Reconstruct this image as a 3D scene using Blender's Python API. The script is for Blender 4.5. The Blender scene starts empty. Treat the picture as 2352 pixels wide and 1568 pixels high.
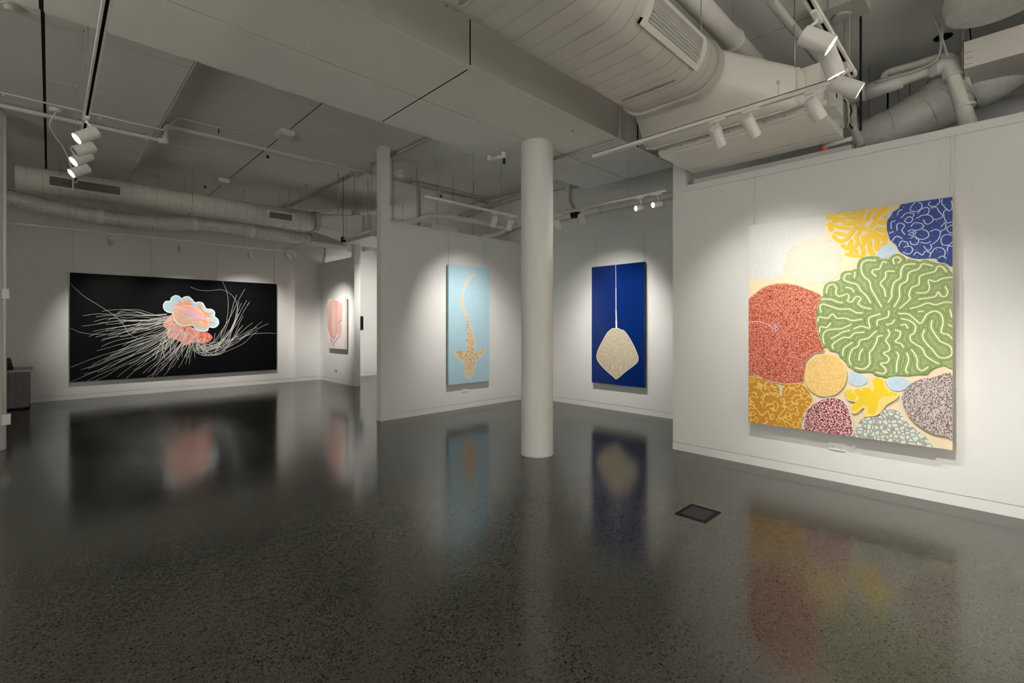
import bpy, bmesh, math, random
from mathutils import Vector, Matrix
random.seed(7)
S = bpy.context.scene
COL = S.collection

# ------------------------------------------------------------------ camera, world, exposure
F, CX, CY, H = 1092.6, 1176.0, 745.0, 1.45          # lens measured for a 2352 x 1568 frame
A = math.radians(45.81)
FW = Vector((math.cos(A), math.sin(A), 0)); RT = Vector((math.sin(A), -math.cos(A), 0)); UP = Vector((0, 0, 1))
EYE = Vector((0, 0, H))
cd = bpy.data.cameras.new('camera'); cam = bpy.data.objects.new('camera', cd); COL.objects.link(cam)
cam.location = EYE; cam.rotation_euler = (math.radians(90), 0, A - math.radians(90))
cd.sensor_width = 36; cd.lens = 36 * F / 2352; cd.shift_y = -(784 - CY) / 2352; cd.clip_start = 0.05
S.camera = cam
w = bpy.data.worlds.new('world'); S.world = w; w.use_nodes = True
w.node_tree.nodes['Background'].inputs[0].default_value = (0.9, 0.95, 1, 1)
w.node_tree.nodes['Background'].inputs[1].default_value = 0.15
S.view_settings.view_transform = 'Standard'; S.view_settings.look = 'None'
S.view_settings.exposure = 0.0; S.view_settings.gamma = 1.0; S.view_settings.use_curve_mapping = False
cy = S.cycles
cy.use_denoising = True; cy.max_bounces = 4; cy.diffuse_bounces = 3; cy.glossy_bounces = 3
cy.transmission_bounces = 3; cy.sample_clamp_indirect = 6.0; cy.caustics_reflective = False; cy.blur_glossy = 0.5; cy.use_adaptive_sampling = True; cy.adaptive_threshold = 0.06; cy.light_sampling_threshold = 0.03; cy.caustics_refractive = False
SPOT_COLOR = (1.0, 0.968, 0.915)

# ------------------------------------------------------------------ measuring: a sight line met with a wall, floor or ceiling plane
def ray(px, py): return FW + RT * ((px - CX) / F) - UP * ((py - CY) / F)
def onX(px, py, x): d = ray(px, py); return EYE + d * (x / d.x)
def onY(px, py, y): d = ray(px, py); return EYE + d * (y / d.y)
def onZ(px, py, z): d = ray(px, py); return EYE + d * ((z - H) / d.z)

# ------------------------------------------------------------------ materials
MATS = {}
def nt(name):
    m = bpy.data.materials.new(name); m.use_nodes = True; t = m.node_tree
    b = t.nodes['Principled BSDF']; MATS[name] = m
    return m, t, b
def N(t, kind, **kw):
    n = t.nodes.new(kind)
    for k, v in kw.items():
        if k in n.inputs: n.inputs[k].default_value = v
        else: setattr(n, k, v)
    return n
def ramp(t, fac, stops, interp='LINEAR'):
    r = t.nodes.new('ShaderNodeValToRGB'); r.color_ramp.interpolation = interp
    e = r.color_ramp.elements
    while len(e) < len(stops): e.new(0.5)
    for i, (p, c) in enumerate(stops): e[i].position = p; e[i].color = (*c, 1) if len(c) == 3 else c
    t.links.new(fac, r.inputs[0]); return r.outputs[0]
def mixc(t, fac, a, b):
    m = t.nodes.new('ShaderNodeMix'); m.data_type = 'RGBA'
    for s, v in ((m.inputs[0], fac), (m.inputs[6], a), (m.inputs[7], b)):
        if hasattr(v, 'is_linked'): t.links.new(v, s)
        else: s.default_value = v if not isinstance(v, tuple) else (*v[:3], 1)
    return m.outputs[2]
def coords(t): return t.nodes.new('ShaderNodeTexCoord').outputs['Object']
def plain(name, col, rough=0.6, metal=0.0, var=0.04, scale=6.0, bump=0.0, bscale=60.0, spec=0.5):
    m, t, b = nt(name); co = coords(t)
    n = N(t, 'ShaderNodeTexNoise', Scale=scale, Detail=1.0); t.links.new(co, n.inputs['Vector'])
    lo = tuple(max(0, c * (1 - var)) for c in col); hi = tuple(min(1, c * (1 + var)) for c in col)
    t.links.new(ramp(t, n.outputs['Fac'], [(0.3, lo), (0.7, hi)]), b.inputs['Base Color'])
    b.inputs['Roughness'].default_value = rough; b.inputs['Metallic'].default_value = metal
    b.inputs['Specular IOR Level'].default_value = spec
    if bump:
        n2 = N(t, 'ShaderNodeTexNoise', Scale=bscale, Detail=3.0); t.links.new(co, n2.inputs['Vector'])
        bp = N(t, 'ShaderNodeBump', Strength=bump, Distance=0.003); t.links.new(n2.outputs['Fac'], bp.inputs['Height'])
        t.links.new(bp.outputs[0], b.inputs['Normal'])
    return m
plain('wall', (0.84, 0.832, 0.805), 0.75, var=0.012, scale=1.5, spec=0.25)
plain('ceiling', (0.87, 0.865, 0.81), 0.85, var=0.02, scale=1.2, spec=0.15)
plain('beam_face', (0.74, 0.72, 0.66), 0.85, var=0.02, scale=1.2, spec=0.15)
plain('joint_shade', (0.012, 0.012, 0.011), 0.9, spec=0.1)
plain('paint_column', (0.82, 0.81, 0.775), 0.55, var=0.02, scale=3)
plain('duct', (0.80, 0.775, 0.71), 0.5, var=0.03, scale=3)
plain('duct_seam', (0.42, 0.405, 0.365), 0.6)
plain('flex', (0.64, 0.635, 0.60), 0.42, var=0.08, scale=14, bump=0.6, bscale=26)
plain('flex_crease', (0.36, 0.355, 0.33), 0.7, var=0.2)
plain('fixture', (0.80, 0.785, 0.73), 0.45)
plain('pipe', (0.82, 0.80, 0.74), 0.42, var=0.03)
plain('conduit', (0.42, 0.41, 0.37), 0.5)
plain('steel', (0.34, 0.335, 0.31), 0.45, metal=0.6)
plain('black', (0.010, 0.010, 0.0105), 0.8, spec=0.15)
plain('grille_dark', (0.02, 0.022, 0.02), 0.7)
plain('white_plastic', (0.86, 0.85, 0.82), 0.35)
plain('socket_hole', (0.09, 0.085, 0.08), 0.6)
plain('grey_box', (0.5, 0.5, 0.47), 0.5)
plain('orange', (0.55, 0.09, 0.03), 0.5)
plain('floor_plate', (0.028, 0.030, 0.031), 0.75, spec=0.2)
plain('walnut', (0.022, 0.012, 0.008), 0.5, var=0.35, scale=12)
plain('counter_top', (0.16, 0.15, 0.14), 0.35)
plain('wire', (0.5, 0.49, 0.46), 0.4, metal=0.3)
plain('canvas_back', (0.33, 0.27, 0.2), 0.8)
m, t, b = nt('lamp_on'); b.inputs['Emission Color'].default_value = (1, 0.95, 0.9, 1); b.inputs['Emission Strength'].default_value = 6.0
plain('lamp_off', (0.05, 0.05, 0.05), 0.3)
m, t, b = nt('glass'); b.inputs['Transmission Weight'].default_value = 1.0; b.inputs['Roughness'].default_value = 0.05; b.inputs['Base Color'].default_value = (0.8, 0.85, 0.85, 1)

def floor_mat():
    m, t, b = nt('floor'); co = coords(t)
    big = N(t, 'ShaderNodeTexNoise', Scale=0.7, Detail=5.0, Roughness=0.6); t.links.new(co, big.inputs['Vector'])
    base = ramp(t, big.outputs['Fac'], [(0.3, (0.036, 0.0345, 0.0272)), (0.7, (0.054, 0.0515, 0.041))])
    fine = N(t, 'ShaderNodeTexNoise', Scale=90.0, Detail=3.0); t.links.new(co, fine.inputs['Vector'])
    base = mixc(t, ramp(t, fine.outputs['Fac'], [(0.35, (0.0, 0.0, 0.0)), (0.75, (0.5, 0.5, 0.5))]), base, (0.088, 0.084, 0.068))
    for sc, th, colr, seed in ((48, 0.14, (0.006, 0.0056, 0.0046), 0), (80, 0.19, (0.007, 0.0066, 0.0054), 5.3), (140, 0.2, (0.010, 0.0095, 0.008), 3.1), (95, 0.1, (0.22, 0.21, 0.18), 7.7)):
        mp = N(t, 'ShaderNodeMapping'); mp.inputs['Location'].default_value = (seed, seed * 1.7, 0); t.links.new(co, mp.inputs[0])
        nz = N(t, 'ShaderNodeTexNoise', Scale=sc * 1.5, Detail=1.0); t.links.new(mp.outputs[0], nz.inputs['Vector'])
        ad = mixc(t, 0.03, mp.outputs[0], nz.outputs['Color'])
        v = N(t, 'ShaderNodeTexVoronoi', Scale=float(sc)); t.links.new(ad, v.inputs['Vector'])
        sep = N(t, 'ShaderNodeSeparateColor'); t.links.new(v.outputs['Color'], sep.inputs[0])
        mu = N(t, 'ShaderNodeMath', operation='MULTIPLY'); t.links.new(sep.outputs[0], mu.inputs[0]); mu.inputs[1].default_value = th * 2.4
        su = N(t, 'ShaderNodeMath', operation='SUBTRACT'); t.links.new(mu.outputs[0], su.inputs[0]); t.links.new(v.outputs['Distance'], su.inputs[1])
        fac = ramp(t, su.outputs[0], [(0.0, (0, 0, 0)), (0.06, (1, 1, 1))])
        base = mixc(t, fac, base, colr)
    t.links.new(base, b.inputs['Base Color'])
    rn = N(t, 'ShaderNodeTexNoise', Scale=1.3, Detail=6.0, Roughness=0.65); t.links.new(co, rn.inputs['Vector'])
    rr = ramp(t, rn.outputs['Fac'], [(0.3, (0.11, 0.11, 0.11)), (0.75, (0.18, 0.18, 0.18))])
    t.links.new(rr, b.inputs['Roughness'])
    b.inputs['IOR'].default_value = 1.33
    return m
floor_mat()

# paint materials (flat pigment patterns that belong to the pictures)
def flat(name, col, rough=0.5): return plain(name, col, rough, var=0.03, scale=9, spec=0.3)
def dots(name, ground, dot, scale, th, soft=0.05, rnd=0.9, accent=None, rough=0.5):
    m, t, b = nt(name); co = coords(t)
    v = N(t, 'ShaderNodeTexVoronoi', Scale=float(scale), Randomness=rnd); t.links.new(co, v.inputs['Vector'])
    c = mixc(t, ramp(t, v.outputs['Distance'], [(th, (1, 1, 1)), (th + soft, (0, 0, 0))]), ground, dot)
    if accent:
        sep = N(t, 'ShaderNodeSeparateColor'); t.links.new(v.outputs['Color'], sep.inputs[0])
        c = mixc(t, ramp(t, sep.outputs[0], [(0.965, (0, 0, 0)), (0.975, (1, 1, 1))]), c, accent)
    t.links.new(c, b.inputs['Base Color']); b.inputs['Roughness'].default_value = rough; b.inputs['Specular IOR Level'].default_value = 0.3
def cells(name, cell, line, scale, wdt, soft=0.02, distort=0.0, rough=0.5, third=None):
    m, t, b = nt(name); co = coords(t)
    if distort:
        n = N(t, 'ShaderNodeTexNoise', Scale=scale * 0.8, Detail=1.0); t.links.new(co, n.inputs['Vector'])
        co = mixc(t, distort, co, n.outputs['Color'])
    v = N(t, 'ShaderNodeTexVoronoi', Scale=float(scale)); v.feature = 'DISTANCE_TO_EDGE'; t.links.new(co, v.inputs['Vector'])
    st = [(wdt, line), (wdt + soft, cell)] if not third else [(wdt * 0.45, third), (wdt * 0.6, line), (wdt, line), (wdt + soft, cell)]
    t.links.new(ramp(t, v.outputs['Distance'], st), b.inputs['Base Color'])
    b.inputs['Roughness'].default_value = rough; b.inputs['Specular IOR Level'].default_value = 0.3
def worms(name, a, bcol, scale, th=0.5, soft=0.04, aniso=(1, 1, 1), third=None, detail=1.0):
    m, t, b = nt(name); mp = N(t, 'ShaderNodeMapping'); mp.inputs['Scale'].default_value = aniso
    t.links.new(coords(t), mp.inputs[0])
    n = N(t, 'ShaderNodeTexNoise', Scale=float(scale), Detail=detail); t.links.new(mp.outputs[0], n.inputs['Vector'])
    st = [(th - soft, a), (th + soft, bcol)] if not third else [(th - 0.09, a), (th - 0.05, third), (th + 0.0, third), (th + 0.04, bcol)]
    t.links.new(ramp(t, n.outputs['Fac'], st), b.inputs['Base Color'])
    b.inputs['Roughness'].default_value = 0.5; b.inputs['Specular IOR Level'].default_value = 0.3
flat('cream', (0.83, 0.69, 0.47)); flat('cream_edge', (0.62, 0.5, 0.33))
worms('stipple_grey', (0.75, 0.745, 0.70), (0.60, 0.62, 0.60), 95, 0.54, 0.10)
flat('peach', (0.86, 0.63, 0.51)); flat('peach_line', (0.90, 0.78, 0.66))
dots('yolk', (0.80, 0.50, 0.015), (0.50, 0.26, 0.01), 75, 0.13, 0.05)
dots('cobalt', (0.007, 0.032, 0.185), (0.36, 0.45, 0.68), 48, 0.13, 0.06)
flat('pale_blue_line', (0.72, 0.76, 0.86)); flat('pale_blue', (0.55, 0.68, 0.78)); flat('pale_blue_ink', (0.40, 0.53, 0.63))
worms('leaf_green', (0.18, 0.26, 0.09), (0.34, 0.40, 0.18), 120, 0.47, 0.12)
dots('moss_band', (0.22, 0.30, 0.09), (0.52, 0.50, 0.27), 105, 0.22, 0.1)
flat('bone', (0.88, 0.84, 0.68)); flat('dark_green', (0.11, 0.19, 0.05))
dots('coral_red', (0.36, 0.065, 0.035), (0.76, 0.34, 0.23), 78, 0.34, 0.12, 0.6, accent=(0.12, 0.012, 0.01))
dots('coral_edge', (0.75, 0.45, 0.30), (0.60, 0.20, 0.12), 90, 0.25, 0.1)
cells('custard', (0.85, 0.60, 0.25), (0.80, 0.50, 0.16), 28, 0.07, 0.05, 0.02)
worms('ochre_brain', (0.50, 0.22, 0.02), (0.50, 0.23, 0.02), 22, 0.49, third=(0.80, 0.55, 0.16), detail=0.5)
worms('maroon', (0.10, 0.006, 0.012), (0.78, 0.47, 0.47), 75, 0.50, 0.03, (1, 1, 1.5))
flat('lemon', (0.78, 0.55, 0.02)); flat('lemon_halo', (0.84, 0.66, 0.22))
cells('pebble', (0.63, 0.74, 0.66), (0.17, 0.16, 0.13), 30, 0.10, 0.03, 0.015, third=(0.42, 0.36, 0.31))
worms('zebra', (0.13, 0.105, 0.10), (0.58, 0.49, 0.45), 85, 0.49, 0.03, (1, 1.5, 1))
plain('night', (0.003, 0.004, 0.004), 0.5, var=0.03, spec=0.05); flat('filament', (0.60, 0.59, 0.55))
flat('bell_blue', (0.42, 0.58, 0.66)); flat('bell_white', (0.72, 0.76, 0.77)); flat('bell_peach', (0.72, 0.42, 0.29)); flat('bell_orange', (0.80, 0.33, 0.16)); flat('bell_pink', (0.79, 0.40, 0.42))
worms('skirt_red', (0.66, 0.10, 0.05), (0.78, 0.33, 0.24), 12, 0.5, 0.15)
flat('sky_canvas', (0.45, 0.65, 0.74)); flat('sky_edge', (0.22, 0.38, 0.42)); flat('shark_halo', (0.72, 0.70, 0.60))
dots('shark_skin', (0.77, 0.60, 0.38), (0.24, 0.11, 0.035), 40, 0.28, 0.06, 1.0); flat('shark_plain', (0.77, 0.61, 0.40))
plain('ultramarine', (0.0015, 0.018, 0.13), 0.1, var=0.03, scale=2, spec=0.3); flat('navy_edge', (0.004, 0.012, 0.035))
worms('ray_skin', (0.30, 0.24, 0.16), (0.72, 0.63, 0.47), 120, 0.45, 0.1); flat('ray_edge', (0.82, 0.77, 0.66))
flat('blush_canvas', (0.82, 0.75, 0.71)); worms('frond', (0.72, 0.36, 0.31), (0.80, 0.56, 0.50), 9, 0.5, 0.2, (1, 1.0, 0.12)); flat('frond_ink', (0.52, 0.10, 0.07))

# ------------------------------------------------------------------ mesh building
class MB:
    def __init__(s): s.v = []; s.f = []
    def quad(s, pts):
        i = len(s.v); s.v += [tuple(p) for p in pts]; s.f.append(tuple(range(i, i + len(pts)))); return s
    def box(s, x0, x1, y0, y1, z0, z1):
        i = len(s.v)
        s.v += [(x, y, z) for z in (z0, z1) for (x, y) in ((x0, y0), (x1, y0), (x1, y1), (x0, y1))]
        s.f += [tuple(i + k for k in q) for q in ((0, 3, 2, 1), (4, 5, 6, 7), (0, 1, 5, 4), (1, 2, 6, 5), (2, 3, 7, 6), (3, 0, 4, 7))]
        return s
    def obox(s, c, ax, ay, az):
        c, ax, ay, az = map(Vector, (c, ax, ay, az)); i = len(s.v)
        s.v += [tuple(c + ax * sx + ay * sy + az * sz) for sz in (-1, 1) for (sx, sy) in ((-1, -1), (1, -1), (1, 1), (-1, 1))]
        s.f += [tuple(i + k for k in q) for q in ((0, 3, 2, 1), (4, 5, 6, 7), (0, 1, 5, 4), (1, 2, 6, 5), (2, 3, 7, 6), (3, 0, 4, 7))]
        return s
    def loft(s, rings, caps=True):
        n = len(rings[0]); i = len(s.v)
        for r in rings: s.v += [tuple(p) for p in r]
        for k in range(len(rings) - 1):
            for j in range(n):
                a = i + k * n + j; b2 = i + k * n + (j + 1) % n
                s.f.append((a, b2, b2 + n, a + n))
        if caps:
            s.f.append(tuple(i + j for j in reversed(range(n)))); s.f.append(tuple(i + (len(rings) - 1) * n + j for j in range(n)))
        return s
    def tube(s, pts, r, n=10, caps=True):
        pts = [Vector(p) for p in pts]; rs = r if isinstance(r, (list, tuple)) else [r] * len(pts)
        t0 = (pts[1] - pts[0]).normalized(); ref = Vector((0, 0, 1)) if abs(t0.z) < 0.9 else Vector((1, 0, 0))
        u = t0.cross(ref).normalized(); rings = []
        for k, p in enumerate(pts):
            if k == 0: tg = t0
            elif k == len(pts) - 1: tg = (pts[k] - pts[k - 1]).normalized()
            else: tg = ((pts[k] - pts[k - 1]).normalized() + (pts[k + 1] - pts[k]).normalized()).normalized()
            u = (u - tg * u.dot(tg)).normalized(); v = tg.cross(u)
            rings.append([p + (u * math.cos(2 * math.pi * j / n) + v * math.sin(2 * math.pi * j / n)) * rs[k] for j in range(n)])
        return s.loft(rings, caps)
    def cyl(s, a, b2, r, r2=None, n=20): return s.tube([a, b2], [r, r if r2 is None else r2], n)
    def build(s, name, mat, parent=None, smooth=False):
        me = bpy.data.meshes.new(name)
        o = bpy.data.objects.new(name, me); COL.objects.link(o)
        if parent is None:
            xs = [min(v[k] for v in s.v) for k in range(3)]; xe = [max(v[k] for v in s.v) for k in range(3)]
            org = Vector(((xs[0] + xe[0]) / 2, (xs[1] + xe[1]) / 2, xs[2])); o.location = org
        else:
            org = Vector(parent['_org']); o.parent = parent
        o['_org'] = tuple(org)
        me.from_pydata([tuple(Vector(v) - org) for v in s.v], [], s.f); me.update()
        bm = bmesh.new(); bm.from_mesh(me); bmesh.ops.recalc_face_normals(bm, faces=bm.faces); bm.to_mesh(me); bm.free()
        me.materials.append(MATS[mat])
        if smooth:
            for p in me.polygons: p.use_smooth = len(p.vertices) <= 4
        return o
def tag(o, label, cat, group=None, kind=None):
    if label: o['label'] = label
    if cat: o['category'] = cat
    if group: o['group'] = group
    if kind: o['kind'] = kind
    return o
def thing(name, loc, label, cat, group=None):
    o = bpy.data.objects.new(name, None); COL.objects.link(o); o.location = Vector(loc); o['_org'] = tuple(loc)
    o.empty_display_size = 0.1
    return tag(o, label, cat, group)
def struct(o, label=None): o['kind'] = 'structure'; o['label'] = label or o.name.replace('_', ' '); return o
def smooth_path(pts, k=6):
    pts = [Vector(p) for p in pts]
    if len(pts) < 3: return pts
    out = []
    for i in range(len(pts) - 1):
        p0 = pts[max(i - 1, 0)]; p1 = pts[i]; p2 = pts[i + 1]; p3 = pts[min(i + 2, len(pts) - 1)]
        for j in range(k):
            u = j / k
            out.append(0.5 * ((2 * p1) + (p2 - p0) * u + (2 * p0 - 5 * p1 + 4 * p2 - p3) * u * u + (3 * p1 - p0 - 3 * p2 + p3) * u ** 3))
    return out + [pts[-1]]

# ------------------------------------------------------------------ the setting
ZC, ZL, ZB = 4.14, 3.93, 3.474            # high ceiling, left dropped ceiling, beam soffit
fl = MB().box(-6, 9, -5, 12.7, -0.1, 0).build('floor', 'floor'); struct(fl, 'dark polished concrete floor with fine speckled aggregate')

def wall(name, x0, x1, y0, y1, z1, label, base=None):
    o = MB().box(x0, x1, y0, y1, 0.094, z1).box(x0 + 0.012, x1 - 0.012, y0 + 0.012, y1 - 0.012, 0, 0.2).build(name, 'wall'); struct(o, label)
    if base:
        bo = MB().box(x0 - 0.002, x1 + 0.002, y0 - 0.002, y1 + 0.002, 0, 0.086).build(base, 'wall'); struct(bo, 'flush white skirting under ' + label.split(' with')[0])
    return o
wall('wall_right', 5.203, 5.353, -5, 2.665, 3.035, 'white partition wall with the big coral painting', 'baseboard_right')
wall('wall_back_right', 6.85, 7.0, -5, 12.54, ZC, 'white full-height wall with the stingray painting', 'baseboard_back_right')
wall('wall_middle', 3.56, 6.85, 6.478, 6.605, 3.02, 'white partition wall with the shark painting', 'baseboard_middle')
wall('wall_back_left', -6, 6.85, 12.54, 12.7, ZC, 'white end wall with the jellyfish painting', 'baseboard_back_left')
wall('wall_alcove', 5.13, 5.28, 10.59, 12.54, 3.05, 'white partition wall with the pink seaweed painting', 'baseboard_alcove')
wall('wall_left', -4.6, -4.45, -5, 12.54, ZC, 'white wall on the far left')
wall('wall_behind', -4.45, 6.85, -4.6, -4.45, ZC, 'white wall behind the viewer')
def post(name, x0, x1, y0, y1, z0, label): struct(MB().box(x0, x1, y0, y1, z0, ZC).build(name, 'wall'), label)
post('trim_1', 5.204, 5.352, 2.51, 2.664, 3.035, 'square post rising from the end of the right partition')
post('trim_2', 3.561, 3.712, 6.479, 6.604, 3.02, 'square post rising from the end of the shark painting partition')
post('trim_3', 5.131, 5.279, 10.591, 10.74, 3.05, 'square post rising from the end of the seaweed painting partition')
# picture rails
struct(MB().box(5.182, 5.203, -4.4, 2.556, 2.961, 2.997).box(5.195, 5.203, -4.4, 2.52, 3.0, 3.03).build('trim_4', 'wall'), 'picture rail along the top of the right partition')
struct(MB().box(6.838, 6.85, 2.7, 6.478, 2.975, 3.0).build('trim_5', 'wall'), 'picture rail above the stingray painting')
struct(MB().box(3.715, 6.83, 6.465, 6.478, 2.967, 2.992).box(3.715, 6.83, 6.47, 6.478, 2.996, 3.018).build('trim_6', 'wall'), 'picture rail along the top of the shark painting partition')
struct(MB().box(5.118, 5.13, 10.6, 12.54, 2.985, 3.012).build('trim_7', 'wall'), 'picture rail above the pink seaweed painting')
struct(MB().box(-4.4, 6.85, 12.528, 12.54, 3.30, 3.33).build('trim_8', 'wall'), 'picture rail high on the end wall')

# ceilings: near-black slabs paint in the joints' shade, separate lining panels below them
hi = struct(MB().box(-4.6, 7.0, -4.6, 12.7, ZC + 0.0035, ZC + 0.16).build('ceiling', 'joint_shade'), 'high ceiling lined with large white panels')
PANELS = []
def panel(parent, mat, x0, x1, y0, y1, z0, z1, g=0.005):
    MB().box(x0 + g, x1 - g, y0 + g, y1 - g, z0, z1).build('panel', mat, parent)
XE = [1.0, 2.372, 2.388, 4.77, 6.85]; YE = [-4.45, -2.2, 0.2, 2.6, 4.64, 6.64, 8.65, 10.65, 12.54]
for (xa, xb) in ((1.0, 2.378), (2.382, 4.77), (4.77, 6.85)):
    for ya, yb in zip(YE, YE[1:]): panel(hi, 'ceiling', xa, xb, ya, yb, ZC, ZC + 0.004)
lo = struct(MB().box(-4.45, 0.985, -4.45, 12.54, ZL + 0.0035, ZL + 0.2).build('trim_9', 'joint_shade'), 'lower ceiling zone on the left lined with white panels')
YL = [-4.45, -2.0, -0.62, 0.6, 1.82, 3.04, 4.26, 5.48, 6.72, 7.94, 9.16, 10.38, 12.54]
for (xa, xb) in ((-4.45, -2.4), (-2.4, -0.046), (-0.032, 0.985)):
    for ya, yb in zip(YL, YL[1:]): panel(lo, 'ceiling', xa, xb, ya, yb, ZL, ZL + 0.004)
panel(lo, 'ceiling', 0.985, 1.0, -4.45, 12.54, ZL, ZC + 0.03, 0)
bm_ = struct(MB().box(-4.45, 5.73, 2.93, 4.31, ZB + 0.0035, ZC).build('trim_10', 'joint_shade'), 'wide dropped beam clad in white panels above the round column')
for (xa, xb) in ((-4.45, -0.044), (-0.032, 2.381), (2.387, 4.83), (4.83, 5.75)):
    panel(bm_, 'ceiling', xa, xb, 2.954, 3.634, ZB, ZB + 0.004); panel(bm_, 'ceiling', xa, xb, 3.634, 4.33, ZB, ZB + 0.004)
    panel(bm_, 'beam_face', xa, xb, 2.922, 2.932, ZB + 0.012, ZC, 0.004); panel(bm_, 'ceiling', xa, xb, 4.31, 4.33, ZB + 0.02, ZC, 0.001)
MB().box(-4.45, 5.75, 2.894, 2.954, ZB - 0.002, ZB + 0.0034).build('corner_bead', 'ceiling', bm_)
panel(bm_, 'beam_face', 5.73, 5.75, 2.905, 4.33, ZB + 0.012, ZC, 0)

def column(name, c, r, z1, label):
    n = 56
    o = MB().loft([[(c[0] + rr * math.cos(2 * math.pi * j / n), c[1] + rr * math.sin(2 * math.pi * j / n), z) for j in range(n)] for z, rr in ((0, r), (0.012, r + 0.002), (0.03, r), (z1 - 0.01, r), (z1, r - 0.004))]).build(name, 'paint_column', smooth=True)
    return tag(o, label, 'column', kind='structure')
column('round_column', (3.917, 3.626), 0.179, ZB, 'white round column in the middle of the floor under the beam')
column('round_column', (-0.545, 8.117), 0.182, ZL, 'white round column cut by the left picture edge with a conduit')

# ------------------------------------------------------------------ track lights
def track(name, a, b2, label, hangers=(), ztop=ZC, feed=None):
    a, b2 = Vector(a), Vector(b2); d = (b2 - a).normalized(); sd = Vector((-d.y, d.x, 0)); c = (a + b2) / 2; hl = (b2 - a).length / 2
    T = thing(name, c, label, 'light track', 'suspended lighting tracks')
    mb = MB()
    for s in (-1, 1): mb.obox(c + sd * (0.0135 * s) + Vector((0, 0, 0.016)), d * hl, sd * 0.0055, Vector((0, 0, 0.016)))
    mb.obox(c + Vector((0, 0, 0.030)), d * hl, sd * 0.019, Vector((0, 0, 0.003))); mb.build('rail', 'fixture', T)
    MB().obox(c + Vector((0, 0, 0.022)), d * (hl - 0.003), sd * 0.0079, Vector((0, 0, 0.004))).build('slot', 'black', T)
    for e, s in ((a, -1), (b2, 1)): MB().obox(e + d * (0.004 * s) + Vector((0, 0, 0.016)), d * 0.005, sd * 0.0185, Vector((0, 0, 0.0175))).build('end_cap', 'fixture', T)
    for h in hangers:
        p = a + d * h if h >= 0 else b2 + d * h
        zt = ztop(p) if callable(ztop) else ztop
        w_ = MB().cyl(p + Vector((0, 0, 0.03)), (p.x, p.y, zt), 0.0022, n=6).build('hanger_wire', 'steel', T)
        MB().cyl((p.x, p.y, zt - 0.02), (p.x, p.y, zt), 0.006, 0.012, 10).build('anchor', 'steel', w_)
    return T
HEADS = []
def spot(p, target, label, energy=0, cone=40, blend=0.6, lit=None, drop=0.125, tdir=(0, 1, 0), L=0.15, R=0.043, group='track spotlights', double=False):
    """p: point on the underside of the track; the can hangs below it and looks at target."""
    p = Vector(p); c = p - Vector((0, 0, drop)); ax = (Vector(target) - c).normalized(); td = Vector(tdir).normalized(); sd = Vector((-td.y, td.x, 0))
    T = thing('track_spotlight', p, label, 'spotlight', group)
    MB().obox(p + Vector((0, 0, -0.007)), td * 0.062, sd * 0.013, Vector((0, 0, 0.009))).build('adapter', 'fixture', T)
    back = c - ax * (L * 0.42); knee = Vector((p.x, p.y, c.z)) + Vector((0, 0, 0.065)) - ax * (L * 0.18)
    MB().tube([p - Vector((0, 0, 0.01)), p - Vector((0, 0, 0.03)), knee, c - ax * L * 0.2], 0.0085, 8).build('stem', 'fixture', T, True)
    u = ax.cross(Vector((0, 0, 1))).normalized(); v = ax.cross(u); n = 28
    def ring(q, r): return [q + (u * math.cos(2 * math.pi * j / n) + v * math.sin(2 * math.pi * j / n)) * r for j in range(n)]
    f = c + ax * (L * 0.5); k = c - ax * (L * 0.5)
    MB().loft([ring(k, R * 0.93), ring(k + ax * 0.004, R), ring(f, R), ring(f, R * 0.93), ring(f - ax * 0.018, R * 0.9)], False).loft([ring(k, R * 0.93), ring(k + ax * 0.001, R * 0.3)], True).build('housing', 'fixture', T)
    on = energy > 0 if lit is None else lit
    MB().loft([ring(f - ax * 0.016, R * 0.9), ring(f - ax * 0.014, R * 0.9)], True).build('lens', 'lamp_on' if on else 'lamp_off', T)
    if energy > 0:
        ld = bpy.data.lights.new('spot', 'SPOT'); ld.energy = energy; ld.spot_size = math.radians(cone); ld.spot_blend = blend
        ld.color = SPOT_COLOR; ld.shadow_soft_size = 0.03
        lo_ = bpy.data.objects.new('spot_light', ld); COL.objects.link(lo_); lo_.parent = T
        lo_.location = (f + ax * 0.004) - p; lo_.rotation_euler = ax.to_track_quat('-Z', 'Y').to_euler()
    HEADS.append(T); return T
ZT = 3.0
def ztop_left(p): return ZB if 2.95 < p.y < 4.33 else ZL
track('light_track', (0.2, 0.4, ZT), (0.2, 7.05, ZT), 'suspended track running away from the viewer at upper left', (2.9, 4.2, 5.0, 6.3), ztop_left)
track('light_track', (2.2, 0.646, ZT), (3.60, 0.646, ZT), 'short suspended track at upper right carrying two glowing spotlights', (0.5, 1.3), ZC)
track('light_track', (3.63, 0.73, ZT), (3.63, 2.64, ZT), 'suspended track crossing below the air conditioning box at right', (0.35, 1.55), lambda p: 3.14 if p.y < 2.0 else ZC)
track('light_track', (5.17, 2.74, ZT), (5.17, 4.49, ZT), 'suspended track in front of the stingray painting', (0.5, -0.1), lambda p: ZB if p.y < 4.33 else ZC)
track('light_track', (3.3, 4.9, ZT), (4.86, 4.9, ZT), 'suspended track above the shark painting partition', (0.2, 0.75, 1.25), ZC)
track('light_track', (-1.2, 10.64, ZT), (3.45, 10.64, ZT), 'long suspended track in front of the jellyfish painting', (1.4, 2.6, 4.0), lambda p: ZL if p.x < 1 else ZC)
track('light_track', (3.53, 9.2, ZT), (3.53, 10.45, ZT), 'short suspended track facing the pink seaweed painting', (0.1, 0.45), ZC)
track('light_track', (3.85, 7.2, ZT), (3.85, 8.35, ZT), 'dark-ended suspended track beside the far duct outlet', (0.1, 1.05), ZC)

E_ = 365
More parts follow.
